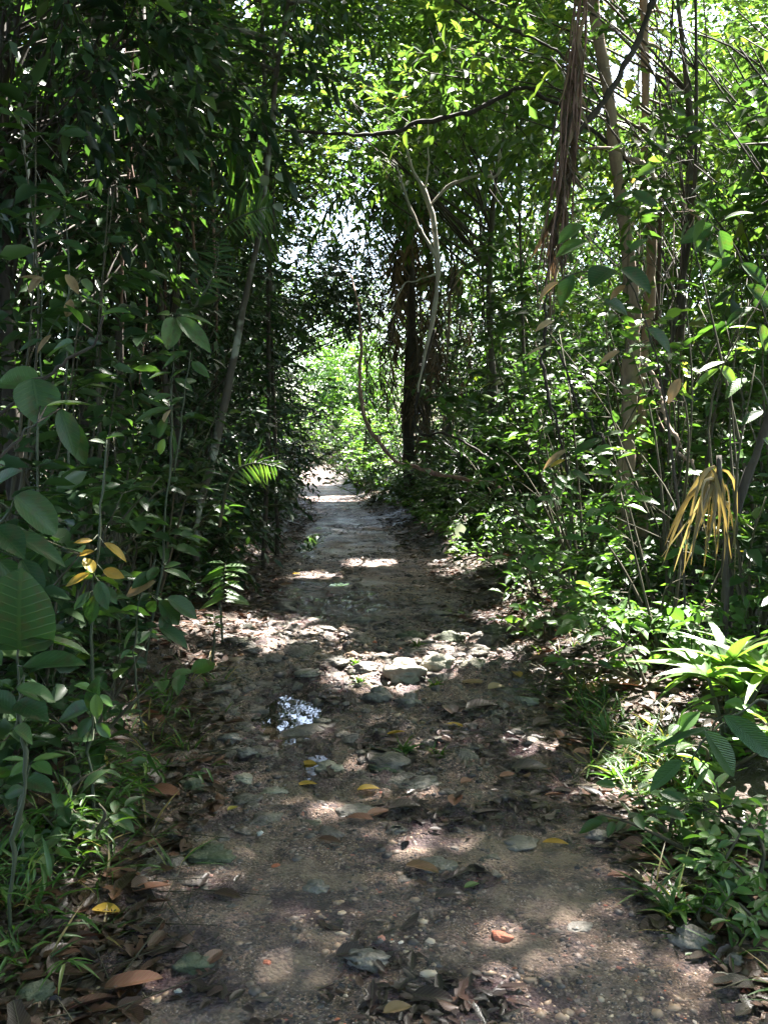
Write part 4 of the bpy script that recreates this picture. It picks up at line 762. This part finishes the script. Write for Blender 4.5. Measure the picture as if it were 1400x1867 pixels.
plant('sapling', 'slim sapling with a ring of orange yellow leaves on the left', [[(170, 1240, 4.0), (172, 1100, 4.0), (180, 950, 4.0), (195, 800, 4.0)]],
  [(170, 985, 135, 988, 3.95, .32, .6, .2, M_yel), (172, 1005, 140, 1012, 3.95, .4, .6, .4, M_yel), (170, 1045, 155, 1015, 3.9, .6, .8, .6, M_yel), (190, 990, 236, 1020, 3.9, .36, .6, .3, M_yel), (188, 1040, 228, 1052, 3.9, .5, .7, .2, M_yel), (165, 1045, 118, 1068, 3.95, .32, .6, .5, M_yel), (180, 1060, 195, 1110, 3.9, .5, .7, .5), (165, 1080, 135, 1110, 3.9, .4, .7, .3), (175, 1085, 160, 1140, 3.9, .5, .7, .2), (190, 1070, 215, 1100, 3.9, .5, .6, .6), (165, 1030, 100, 1030, 4, .5, .5, .4), (195, 810, 165, 800, 4, .4, .4, .3), (195, 800, 225, 790, 4, .4, .4, .5)])
plant('sapling', 'sapling with drooping olive leaves in front of the sunny left litter', [[(262, 1290, 4.6), (266, 1180, 4.6), (272, 1080, 4.6), (285, 1020, 4.6)]],
  [(280, 1045, 240, 1070, 4.55, .5, .6, .5), (285, 1060, 220, 1085, 4.5, .3, .6, .7, M_tan), (290, 1095, 330, 1140, 4.5, .55, .8, .4), (285, 1095, 268, 1118, 4.5, .5, .7, .3), (305, 1090, 365, 1125, 4.5, .5, .6, .35), (300, 1040, 350, 1055, 4.5, .4, .4, .8), (300, 1035, 330, 1025, 4.5, .45, .4, .8), (295, 1120, 310, 1165, 4.5, .5, .7, .1), (290, 1140, 345, 1175, 4.5, .4, .5, .3), (270, 1060, 290, 1030, 4.5, .5, .5, .6)])
plant('herb', 'low herb with three bright oval leaves at the left', [[(170, 1400, 3.5), (172, 1340, 3.5), (172, 1270, 3.5)]], [(172, 1262, 142, 1245, 3.45, .5, .4, .7, M_lite), (175, 1265, 178, 1312, 3.4, .5, .6, .9, M_lite), (178, 1270, 212, 1285, 3.42, .45, .4, .6, M_lite), (170, 1290, 100, 1310, 3.45, .5, .5, .4), (168, 1310, 140, 1345, 3.4, .55, .6, .3), (175, 1320, 205, 1345, 3.4, .5, .6, .5), (170, 1350, 120, 1340, 3.4, .5, .5, .2), (168, 1300, 175, 1235, 3.45, .4, .5, .5)])
plant('herb', 'herb with four spreading leaves low at the left border', [[(42, 1560, 3.0), (45, 1480, 3.0), (55, 1393, 3.0)]], [(50, 1388, 8, 1380, 2.95, .35, .3, .6, M_lite), (52, 1390, 18, 1412, 2.9, .5, .5, .7, M_lite), (60, 1388, 118, 1372, 2.9, .32, .35, .8, M_lite), (60, 1392, 95, 1408, 2.9, .5, .5, .6, M_lite), (48, 1440, 5, 1450, 2.9, .5, .6, .3), (50, 1420, 100, 1440, 2.9, .5, .6, .3)])
plant('fern_shrub', 'bright green feathery seedling at the left path edge', [[(405, 1110, 6.6), (408, 1075, 6.6), (412, 1030, 6.6)]], [(410, 1030 + k * 7 + s * 3, 410 + s * U(22, 50), 1030 + k * 8 + U(-14, 12), 6.55, .32, .4, U(.3, .9), M_lite) for k in range(10) for s in (-1, 1)], T=L1)
plant('seedling', 'small sunlit seedling below the feathery seedling', [[(388, 1165, 6.1), (389, 1145, 6.1), (390, 1125, 6.1)]], [(390, 1126, 372, 1118, 6.1, .4, .3, .9, M_lite), (390, 1128, 408, 1122, 6.1, .4, .3, .9, M_lite), (390, 1135, 370, 1138, 6.1, .4, .3, .8, M_lite), (390, 1138, 406, 1142, 6.1, .4, .4, .8, M_lite)], T=L1)
plant('sapling', 'sapling with fan of dark pointed leaves at the upper left', [[(120, 1000, 5.2), (110, 700, 5.2), (112, 500, 5.2), (118, 380, 5.2)]], [(118, 372, 205, 365, 5.1, .22, .3, .5), (118, 375, 5, 382, 5.1, .22, .3, .4), (115, 365, 60, 335, 5.1, .3, .4, .6), (120, 360, 90, 312, 5.1, .35, .4, .6), (122, 362, 175, 335, 5.1, .3, .3, .5), (118, 385, 160, 400, 5.1, .4, .5, .2), (112, 380, 70, 412, 5.1, .4, .7, .8), (110, 430, 60, 440, 5.2, .4, .5, .3), (112, 440, 160, 455, 5.2, .4, .5, .5)])
plant('sapling', 'sapling with mixed brown and green leaves under the dark fan leaves', [[(70, 900, 5.0), (72, 700, 5.0), (78, 500, 5.0)], [(74, 640, 5.), (120, 560, 5.), (150, 510, 5.)]],
  [(78, 505, 50, 530, 4.95, .5, .6, .6, M_tan), (82, 512, 30, 500, 4.95, .35, .4, .3, M_tan), (120, 500, 145, 535, 4.95, .45, .7, .5, M_tan), (150, 510, 170, 530, 4.9, .7, .7, .9, M_near, LH), (130, 545, 122, 580, 4.9, .5, .8, .7, M_tan), (95, 610, 65, 640, 4.95, .3, .5, .4, M_tan), (150, 545, 200, 558, 4.9, .3, .3, .8), (140, 560, 145, 545, 4.9, .5, .4, .9), (75, 560, 30, 570, 4.95, .4, .4, .4), (80, 580, 120, 600, 4.95, .4, .5, .2), (76, 620, 30, 640, 5, .4, .5, .3), (100, 620, 150, 650, 5, .4, .5, .2)])
plant('climber', 'climber with pale greyish leaves on the mottled leaning trunk', [[(500, 420, 7.8), (497, 330, 7.8), (492, 260, 7.8), (440, 200, 7.8), (400, 190, 7.8)]],
  [(490, 322, 475, 338, 7.7, .9, .8, .3, M_pale), (500, 320, 522, 330, 7.7, .8, .7, .6, M_pale), (495, 268, 515, 278, 7.7, .7, .7, .8, M_pale), (405, 192, 388, 200, 7.7, .7, .6, .5, M_pale), (415, 192, 430, 205, 7.7, .6, .6, .6, M_pale), (440, 200, 446, 215, 7.7, .6, .6, .7, M_pale), (500, 372, 516, 386, 7.7, .6, .6, .4, M_pale), (480, 240, 455, 225, 7.8, .5, .4, .4), (490, 280, 460, 265, 7.8, .5, .4, .5), (460, 210, 480, 235, 7.8, .5, .4, .5)], gnd=False, smat=B_dark)
def frond(name, label, spec, n, ll, w, mat, droop=.9, cat='palm frond', gnd=False, rlo=0, rhi=1):
    p = [P(*s) for s in spec]; root = empty(name, p[0], label, cat); st = MB(); q = tube(st, p, [.014, .011, .006, .003], 5, k=max(3, n // (len(p) - 1))); st.build('stalk', B_green, root)
    lf = MB(); t = nz(np.gradient(q, axis=0)); sd = nz(np.cross(t, V(.1, 1, .3))); k0 = len(q) // 6; m = len(q) - k0
    for s in (-1, 1): leaves(lf, q[k0:], nz(sd[k0:] * s + t[k0:] * .6 - UP * droop + rng.normal(0, .1, (m, 3))), V(0, -1, .5) + rng.normal(0, .3, (m, 3)), ll * np.sin(np.linspace(.5, 2.7, m)) * U(.8, 1.1, m), np.full(m, w), U(rlo, rhi, m), LG, .6, False)
    lf.build('leaflets', mat, root)
frond('palm_frond', 'drooping dull green palm frond hanging in the left gloom', [(395, 215, 8.6), (430, 240, 8.5), (455, 290, 8.5), (452, 390, 8.5)], 34, .95, .04, M_near, 2.4)
frond('fern_frond', 'feathery palm frond low against the dark left wall', [(390, 430, 7.4), (430, 400, 7.3), (465, 385, 7.3), (490, 378, 7.3)], 20, .22, .02, M_lite, .4)
frond('fern_frond', 'feathery fern frond at the edge of the left wall', [(355, 560, 7), (380, 520, 7), (395, 480, 7), (400, 440, 7)], 18, .2, .022, M_near, .3)
frond('fern_frond', 'arching fern frond above the left path edge', [(400, 960, 7.2), (420, 870, 7.), (460, 845, 6.9), (500, 850, 6.9)], 20, .22, .02, M_near, .6)

# right side
def rosette():
    g = G(1325, 1330); g = P(1325, 1300, 4.2); x, y = g[0], g[1]; z = float(gh(x, y)); root = empty('rosette_plant', (x, y, z), 'sunlit rosette of pale strap leaves at the right border', 'plant'); st = MB()
    for (px, py) in [(1325, 1215), (1290, 1235), (1370, 1205), (1345, 1270), (1395, 1230)]:
        c = P(px, py, 4.2 + U(-.2, .2)); tube(st, [V(x + rng.normal(0, .04), y + rng.normal(0, .04), z - .03), (c + V(x, y, z)) / 2, c], [.012, .01, .008], 6)
        for k in range(13):
            a = U(0, 6.28); el = U(.0, 1.1); mb = MB(); dr = V(math.cos(a) * math.cos(el), math.sin(a) * math.cos(el), math.sin(el))
            leaves(mb, c[None], dr[None], (UP + rng.normal(0, .15, 3))[None], np.array([U(.20, .38)]), np.array([U(.04, .065)]), np.array([U(.5, 1)]), leaf_tmpl([.1, .25, .45, .65, .85], [.7, 1, .95, .7, .35], fold=.2, curl=.5), 1., False); mb.build('leaf', M_lite, root)
    st.build('stem', B_green, root)
rosette()
plant('sapling', 'plant with big pleated dark leaves hanging at the right border', [[(1440, 1480, 3.1), (1430, 1350, 3.1), (1405, 1290, 3.1), (1340, 1310, 3.1), (1290, 1340, 3.1)], [(1290, 1340, 3.1), (1250, 1390, 3.1)]],
  [(1318, 1305, 1425, 1385, 3.0, .36, .6, .3, M_pleat), (1283, 1332, 1355, 1422, 3.0, .30, .65, .2, M_pleat), (1245, 1385, 1180, 1440, 3.0, .38, .55, .9, M_pleat), (1300, 1325, 1175, 1360, 3.05, .14, .3, .1, M_pleat), (1290, 1400, 1262, 1440, 3.05, .2, .6, .5, M_lite), (1400, 1290, 1450, 1330, 3.1, .4, .5, .4, M_pleat)])
for (nm, lab, s, l, mt) in [('herb', 'bushy herb with light oval leaves below the pleated leaves', (1300, 1480, 3.3, .32, .34), .085, M_near), ('herb', 'fresh green herb at the right border above the huge brown leaf', (1370, 1560, 3.0, .30, .26), .065, M_lite), ('herb', 'small leafy herb at the right path edge under the grass tuft', (1230, 1500, 3.4, .22, .24), .07, M_lite), ('herb', 'bright sprig beside the huge crumpled brown leaf', (1310, 1620, 2.9, .14, .12), .05, M_lite), ('herb', 'tiny sprig above the lower right rocks', (1360, 1610, 2.8, .2, .14), .055, M_lite),
  ('herb', 'sunny herb with heart leaves left of the rosette', (1175, 1180, 5.2, .42, .36), .10, M_lite), ('herb', 'low sunny herb in front of the rosette', (1290, 1330, 3.9, .3, .3), .10, M_lite), ('herb', 'dark herb under the left sapling leaves', (90, 1420, 3.2, .3, .3), .09, M_near), ('herb', 'leafy herb behind the three leaved herb', (120, 1330, 3.9, .45, .4), .11, M_near), ('herb', 'herb in shade left of the sunny left litter', (200, 1230, 5, .5, .4), .12, M_mid), ('herb', 'pale herb at the foot of the right shrubs', (1000, 1150, 6.8, .35, .35), .09, M_lite), ('herb', 'leafy herb over the russet leaf on the right bank', (1090, 1190, 6.0, .4, .4), .09, M_near)]:
    shrub(*s, lab, mt, ll=l, n=6, ns=3, K=5, T=L0, name=nm, cat='plant', wr=.5)
plant('herb', 'small plant with upright white heart leaf on the right path edge', [[(850, 1025, 11.4), (846, 1000, 11.4), (838, 975, 11.4)]], [(838, 978, 840, 955, 11.3, .9, .5, 1, M_pale, LH), (846, 1008, 808, 1004, 11.3, .6, .3, 1, M_lite), (846, 1010, 825, 992, 11.3, .8, .4, 1, M_lite), (848, 1012, 835, 1030, 11.3, .8, .5, .9, M_lite), (846, 1012, 815, 1025, 11.3, .5, .5, .9, M_lite)])
plant('sapling', 'sapling with very large dark leaves beneath the vine bundle', [[(1250, 1150, 5.2), (1220, 800, 5.2), (1180, 620, 5.2), (1130, 500, 5.2), (1080, 440, 5.2)], [(1130, 500, 5.2), (1060, 500, 5.1), (1010, 520, 5.1)]],
  [(1070, 440, 1012, 462, 5.1, .5, .5, .85), (1062, 410, 1015, 440, 5.1, .55, .5, .8), (1115, 490, 1075, 520, 5.1, .9, .4, .0), (1130, 490, 1190, 530, 5.1, .6, .4, .0), (1140, 520, 1110, 545, 5.1, .45, .5, .5, M_tan), (1018, 515, 975, 548, 5.05, .55, .5, .7, M_tan), (1045, 500, 1018, 555, 5.1, .5, .7, .3), (1150, 460, 1180, 430, 5.1, .5, .4, .6), (1120, 370, 1165, 340, 5.1, .4, .3, .8), (1120, 355, 1065, 372, 5.1, .35, .3, .7), (1110, 350, 1060, 335, 5.1, .3, .3, .8), (1130, 640, 1090, 662, 5.1, .4, .4, .6, M_tan), (1200, 670, 1155, 682, 5.1, .4, .4, .6), (1010, 585, 975, 598, 5.1, .4, .4, .8, M_tan), (1000, 630, 955, 645, 5.1, .2, .3, .9, M_tan), (1240, 690, 1215, 735, 5.1, .4, .5, .6, M_tan), (1150, 350, 1200, 375, 5.1, .4, .4, .3), (1180, 600, 1230, 640, 5.1, .5, .5, .1), (1100, 550, 1150, 570, 5.1, .5, .5, .1)], smat=B_dark)
plant('sapling', 'sapling with sunlit bright leaves at the mid right border', [[(1400, 1150, 5.2), (1390, 800, 5.2), (1360, 690, 5.2), (1310, 670, 5.2)]], [(1310, 668, 1345, 705, 5.1, .5, .5, 1, M_lite), (1310, 672, 1260, 705, 5.1, .3, .4, .9, M_lite), (1320, 660, 1270, 672, 5.1, .25, .3, 1, M_lite), (1360, 690, 1320, 720, 5.1, .4, .4, .8), (1380, 600, 1330, 590, 5.1, .2, .3, 1, M_lite), (1385, 590, 1400, 640, 5.1, .4, .5, .6), (1370, 640, 1340, 620, 5.1, .35, .4, .8), (1390, 750, 1350, 770, 5.1, .4, .5, .3), (1390, 800, 1430, 830, 5.1, .4, .5, .3)])
plant('sapling', 'sapling with dark glossy leaves in the upper right corner of the thicket', [[(1450, 1150, 5.6), (1420, 700, 5.6), (1350, 480, 5.6), (1290, 400, 5.6)]], [(1290 + U(-60, 110), 390 + U(-60, 140), 1290 + U(-120, 160), 440 + U(-60, 170), 5.5, .42, .5, U(0, .8)) for _ in range(0)] + [(1300, 410, 1240, 440, 5.5, .45, .5, .4), (1310, 420, 1330, 480, 5.5, .5, .6, .3), (1320, 400, 1370, 380, 5.5, .4, .4, .5), (1300, 400, 1270, 360, 5.5, .4, .4, .7), (1340, 470, 1290, 500, 5.5, .45, .5, .2), (1350, 480, 1400, 520, 5.5, .45, .5, .1), (1370, 560, 1320, 590, 5.5, .4, .5, .2), (1360, 520, 1410, 560, 5.5, .5, .5, .1)], smat=B_dark)
plant('sapling', 'sapling with a drooping cream leaf low on the right', [[(1035, 1100, 7), (1040, 950, 7), (1035, 830, 7)]], [(1033, 820, 985, 852, 6.95, .28, .5, .9, M_tan), (1030, 838, 1000, 850, 6.95, .3, .4, .6, M_yel), (1040, 820, 1085, 822, 6.95, .3, .3, .7), (1040, 800, 1030, 825, 6.95, .5, .4, .2), (1045, 830, 1100, 790, 6.9, .3, .4, .6), (1090, 800, 1140, 780, 6.9, .35, .4, .7), (1038, 860, 1080, 880, 6.9, .45, .5, .4), (1038, 880, 1000, 900, 6.9, .4, .5, .4)])
def dead_strap():
    c = P(1310, 830, 5.0); x, y = c[0] + .1, c[1]; z = float(gh(x, y)); root = empty('strap_leaved_plant', (x, y, z), 'strap plant with hanging yellow dead leaves at the right', 'plant'); st, lf, gl = MB(), MB(), MB()
    tube(st, [V(x, y, z - .05), V(x - .03, y, z + .6), c], [.016, .014, .012], 7, wob=.01); st.build('stem', B_dark, root)
    TT = leaf_tmpl([.1, .25, .45, .65, .85], [.9, 1, .95, .75, .4], fold=.4, curl=.35)
    for k in range(22):
        b0 = P(1300 + U(-14, 14), 865 + U(-15, 30), 5.); ex, ey = U(1205, 1345), U(990, 1060); e0 = P(ex, ey, 4.95 + U(-.15, .15)); n = 7; tt = np.linspace(0, 1, n)[:, None]; arc = b0 * (1 - tt) + e0 * tt + (UP * .10 + V(-.06, -.03, 0) * U(-1, 1)) * (4 * tt * (1 - tt)) * U(.4, 1.5)
        wv = U(.006, .013) * np.array([.7, 1, 1, .95, .8, .55, .08]); dd = nz(np.gradient(arc, axis=0)); sx = nz(np.cross(dd, V(U(-.6, .6), -1, U(-.2, .5)))); nn = np.cross(sx, dd)
        cc = np.stack([arc - sx * wv[:, None], arc + nn * wv[:, None] * .4, arc + sx * wv[:, None]], 1).reshape(-1, 3); q = np.array([[r * 3 + c_, r * 3 + c_ + 1, r * 3 + c_ + 4, r * 3 + c_ + 3] for r in range(n - 1) for c_ in (0, 1)])
        lf.add(cc, q.ravel(), np.full(len(q), 4), U(0, 1), np.stack([np.full(len(q) * 4, .7), np.repeat(np.arange(len(q)) / len(q), 4)], 1))
    lf.build('dead_leaves', leaf_mat('strap_yellow', [(0, (.10, .075, .03)), (.4, (.20, .15, .06)), (.8, (.24, .19, .09)), (1, (.33, .28, .16))], .5, .4, (1.2, 1.1, .6)), root)
    n = 18; an = U(0, 6.28, n); el = U(-.5, .8, n); leaves(gl, np.repeat(c[None], n, 0), np.stack([np.cos(an) * np.cos(el), np.sin(an) * np.cos(el), np.sin(el)], 1), UP + rng.normal(0, .15, (n, 3)), U(.35, .7, n), U(.018, .028, n), U(0, 1, n), leaf_tmpl([.1, .25, .45, .65, .85], [.9, 1, .95, .75, .4], fold=.25, curl=.9), 1.2)
    gl.build('foliage', M_dark, root)
dead_strap()

# ------------------------------------------------------------------ mid-height foliage hanging between the camera and the thicket (both sides)
GM = 'leafy saplings filling the right thicket'
for (x, y, h, w) in [(2.9, 12, 3.2, 1.2), (1.9, 12.2, 2.4, 1.), (4.2, 16.5, 4, 1.5), (2.1, 14.6, 2.6, 1.1), (3.3, 7.0, 4.2, 1.), (4.0, 9.6, 4.4, 1.2), (5.0, 11.5, 4.6, 1.4), (3.0, 10, 4.4, 1.), (6.4, 14, 5, 1.6), (2.0, 6.4, 2.6, .8), (2.5, 7.4, 3.4, 1.), (1.9, 8.6, 2.6, .9), (2.7, 6.0, 3.6, .9), (3.2, 8.8, 3.4, 1.2), (2.3, 10.5, 3.6, 1.2), (3.6, 11.5, 4., 1.4), (2.8, 13.5, 4., 1.4), (4.6, 12.5, 4, 1.5), (5.2, 15, 4.5, 1.6), (2.4, 16, 3.5, 1.4), (1.75, 5.6, 1.4, .6), (2.2, 5.3, 2.2, .7)]:
    shrub(0, 0, 0, h, w, 'leafy sapling in the thicket right of the path', M_mid if U() < .6 else M_lite, ll=U(.11, .20), n=9, ns=13, K=6, T=L1, group=GM, loc=(x, y), name='sapling', cat='sapling')
GN = 'leafy saplings filling the left thicket'
for (x, y, h, w) in [(-1.75, 5.6, 2.2, .7), (-2.3, 5.2, 3.2, .8), (-2.1, 6.6, 3.0, .9), (-2.9, 6.2, 3.8, .9), (-2.6, 7.8, 3.4, 1.), (-3.6, 7.4, 4, 1.1), (-3.3, 9, 4.4, 1.2), (-4.4, 9.5, 4.4, 1.3), (-1.7, 4.3, 1.2, .5), (-1.9, 7.4, 2.0, .8)]:
    shrub(0, 0, 0, h, w, 'leafy sapling in the thicket left of the path', M_mid, ll=U(.12, .17), n=9, ns=7, K=6, T=L1, group=GN, loc=(x, y), name='sapling', cat='sapling', rhi=.9)

# ------------------------------------------------------------------ stuff: undergrowth, grass, canopy, far forest
def undergrowth():
    for side, nm in ((-1, 'left'), (1, 'right')):
        lf, tw = MB(), MB(); n = 2600; y = 3.2 + U(0, 1, n) ** 1.3 * 30; e = np.where(y < 7.5, .62 if side > 0 else .5, .32) + np.abs(rng.normal(0, .55, n)) * (.5 + .16 * y); x = pc(y) + side * (hw(y) + e); k = fbm(x * .9, y * .9, 61) + .35 * fbm(x * 3, y * 3, 62) > -.08
        k &= ~((x > .9) & (y < 4.7) & (U(0, 1, n) < .6))
        x, y, e = x[k], y[k], e[k]; n = len(x); O = np.stack([x, y, gh(x, y) + U(.0, .55, n) * np.clip(e, .15, 1.)], 1); D = rng.normal(0, .6, (n, 3)); D[:, 2] = U(.3, 1., n)
        sprays(lf, tw, O, D, U(.12, .4, n), 6, U(.06, .13, n) * np.clip(.8 + y * .025, 1, 1.6), .48, L1, .5, 1., .4)
        tag(lf.build('undergrowth', M_mid if side < 0 else M_lite), 'low leafy undergrowth on the %s forest floor' % nm, 'undergrowth', kind='stuff')
        tag(tw.build('undergrowth_stems', B_twig), 'thin stems of the low undergrowth on the %s' % nm, 'stems', kind='stuff')
undergrowth()
def grass(nm, lab, pts, ntuft, spread, hgt, nb=11):
    mb = MB(); c = [G(*p) for p in pts]
    for g, nt in zip(c, ntuft):
        for k in range(nt):
            x = g[0] + rng.normal(0, spread); y = g[1] + rng.normal(0, spread * 1.6)
            if abs(x - pc(y)) < hw(y) - .2: continue
            z = float(gh(x, y)); m = nb; an = U(0, 6.28, m); el = U(.55, 1.35, m); r = U(0, .03, m)
            leaves(mb, np.stack([x + np.cos(an) * r, y + np.sin(an) * r, np.full(m, z - .01)], 1), np.stack([np.cos(an) * np.cos(el), np.sin(an) * np.cos(el), np.sin(el)], 1), UP + rng.normal(0, .2, (m, 3)), hgt * U(.45, 1.15, m), U(.005, .011, m), np.clip(U(0, 1.08, m), 0, 1), leaf_tmpl([.2, .45, .75], [.9, 1, .6], fold=.2, curl=.5), 1.2, False)
    return mb
def bamboo_grass(mb, pts, n, spread, h):
    for p in pts:
        g = G(*p); m = n; x = g[0] + rng.normal(0, spread, m); y = g[1] + rng.normal(0, spread * 1.5, m); O = np.stack([x, y, gh(x, y)], 1); D = rng.normal(0, .45, (m, 3)); D[:, 2] = 1
        sprays(mb, None, O, D, h * U(.5, 1.1, m), 8, U(.07, .12, m), .14, LG, .5, .8, .3, 0, .9, lit=False)
mb = grass('grass', '', [(330, 1260), (260, 1330), (330, 1330), (200, 1420), (130, 1470), (250, 1450), (180, 1530), (80, 1560), (140, 1640), (40, 1660), (30, 1780), (400, 1290), (90, 1400)], [7, 6, 5, 5, 4, 4, 4, 4, 3, 4, 3, 4, 3], .15, .19)
bamboo_grass(mb, [(200, 1440), (150, 1480), (170, 1560), (90, 1640), (30, 1680), (260, 1420), (20, 1780), (100, 1540), (320, 1290), (230, 1500)], 6, .09, .26)
tag(mb.build('grass', M_grass), 'green grass on the left verge of the path', 'grass', kind='stuff')
mb = grass('grass', '', [(1060, 1270), (1110, 1330), (1080, 1300), (1140, 1380), (1190, 1360), (1130, 1410), (1200, 1440), (1240, 1400), (1040, 1180), (1180, 1480), (1250, 1620), (1240, 1680), (1360, 1760), (1100, 1130), (1290, 1550)], [8, 10, 8, 10, 10, 8, 8, 8, 5, 6, 4, 3, 4, 5, 6], .10, .17)
bamboo_grass(mb, [(1120, 1350), (1170, 1390), (1220, 1460), (1260, 1500)], 6, .08, .2)
tag(mb.build('grass', M_grass), 'green grass on the right verge of the path', 'grass', kind='stuff')
GW = 'weed tufts growing on the path'
for (px, py, lab) in [(735, 1372, 'bright green weed tuft below the yellow orange leaf'), (655, 1240, 'small weed at the smooth grey rock'), (650, 1215, 'weed sprig on the top of the rocky rib'), (795, 1250, 'tiny weed on the front of the sunny rib'), (760, 1180, 'weed between the mossy rocks'), (800, 1380, 'little weed right of the middle of the path'), (1230, 1670, 'grass tuft left of the huge crumpled leaf'), (1125, 1425, 'dense grass tuft at the right path edge')]:
    g = G(px, py); mb = MB(); m = 22; an = U(0, 6.28, m); el = U(.3, 1.3, m); s = .085 if px < 1000 else .16
    leaves(mb, np.repeat(g[None], m, 0) + rng.normal(0, .012, (m, 3)) * V(1, 1, 0), np.stack([np.cos(an) * np.cos(el), np.sin(an) * np.cos(el), np.sin(el)], 1), UP + rng.normal(0, .2, (m, 3)), s * U(.5, 1.2, m), s * U(.09, .2, m), U(.2, .9, m), LG, 1., False)
    mb.v = [v - g for v in mb.v]; o = mb.build('weed_tuft', M_grass); o.location = [float(a) for a in g]; tag(o, lab, 'weed', GW)

def canopy():
    lf, tw = MB(), MB(); n = 150000
    y = U(-9, 37, n); x = U(-17, 22, n); z = U(8.6, 13.5, n) + .05 * y
    gx = x - S[0] / S[2] * z; gy = y - S[1] / S[2] * z; e = gx - pc(gy)
    den = np.where(e < -1.2, 1.25, np.where(e < 1.2, 1.25, np.where(e < 4.5, .16, .5))); den = den * np.clip((33 - gy) / 4, 0, 1)
    den = den * np.clip(1.1 + 1.0 * fbm(gx * .8, gy * .8, 71, 3), .6, 1.3)
    k = U(0, 1, n) < den; k &= ~((y > 26) & (np.abs(x + 1.8 + .03 * (y - 26)) < 1.9)); O = np.stack([x, y, z], 1)[k]; m = len(O); D = rng.normal(0, 1, (m, 3)); D[:, 2] *= .25
    sprays(lf, None, O, D, U(.4, .8, m), 7, .21, .46, L2, .3, .95, .45)
    tag(lf.build('forest_canopy', M_top), 'leafy canopy of the tall trees closing over the path', 'canopy', kind='stuff')
canopy()
def rear_forest():
    lf = MB(); n = 6500; O = np.stack([U(-20, 20, n), rng.normal(-13, 1.5, n), U(0, 12, n)], 1); D = rng.normal(0, 1, (n, 3))
    sprays(lf, None, O, D, U(.5, 1.1, n), 7, U(.26, .40, n), .45, L2, .35, .95, .5)
    tag(lf.build('rear_forest', M_mid), 'forest foliage behind the viewpoint', 'forest', kind='stuff')
rear_forest()
def far_forest():
    lf, tw = MB(), MB(); band = np.array([(-15, 8), (-15, 24), (-15, 46), (-13, 62), (-5, 72), (8, 66), (17, 48), (16, 30), (15, 10)], float); seg = np.linalg.norm(np.diff(band, axis=0), axis=1); cum = np.concatenate([[0], np.cumsum(seg)])
    n = 25000; s = U(0, cum[-1], n); x = np.interp(s, cum, band[:, 0]); y = np.interp(s, cum, band[:, 1]); hm = 8.5 + 7 * (vn(s * .16, s * 0, 81)) + 2 * vn(s * .6, s * 0, 82) + np.where(x > 4, 5, 0) + np.where(x < -11, 3, 0); z = U(0, 1, n) ** .9 * hm
    O = np.stack([x + rng.normal(0, 1.6, n), y + rng.normal(0, 1.6, n), z], 1); k = vn(O[:, 0] * .8 + O[:, 1] * .6, O[:, 2] * .9, 83) > .22; O = O[k]; n = len(O); D = rng.normal(0, 1, (n, 3))
    sprays(lf, tw, O, D, U(.5, 1.1, n), 7, U(.26, .40, n), .45, L2, .35, .95, .5, tr=.01)
    tag(lf.build('far_forest', M_top), 'far forest foliage closing the view behind everything', 'forest', kind='stuff'); tag(tw.build('far_forest_twigs', B_dark), 'twigs of the far forest', 'forest', kind='stuff')
far_forest()

# ------------------------------------------------------------------ light
w = bpy.data.worlds.new('World'); scene.world = w; w.use_nodes = True; t = w.node_tree; bg = t.nodes['Background']
sky = t.nodes.new('ShaderNodeTexSky'); sky.sky_type = 'NISHITA'; sky.sun_disc = False; sky.sun_elevation = SE; sky.sun_rotation = SA; sky.dust_density = 2.5; sky.ozone_density = 1.
t.links.new(sky.outputs[0], bg.inputs[0]); bg.inputs[1].default_value = .10
sl = bpy.data.lights.new('sun', 'SUN'); sl.energy = 5.0; sl.angle = R(.53); sl.color = (1, .96, .89)
so = bpy.data.objects.new('sun', sl); COL.objects.link(so); so.rotation_euler = Vector(-S).to_track_quat('-Z', 'Y').to_euler(); so.location = (0, 0, 40)
scene.view_settings.view_transform = 'Standard'; scene.view_settings.look = 'None'; scene.view_settings.exposure = 3.55; scene.view_settings.gamma = 1
c = scene.cycles; c.max_bounces = 8; c.diffuse_bounces = 4; c.glossy_bounces = 3; c.transmission_bounces = 4; c.transparent_max_bounces = 4; c.caustics_reflective = False; c.caustics_refractive = False
c.use_denoising = True; c.sample_clamp_indirect = 6.0
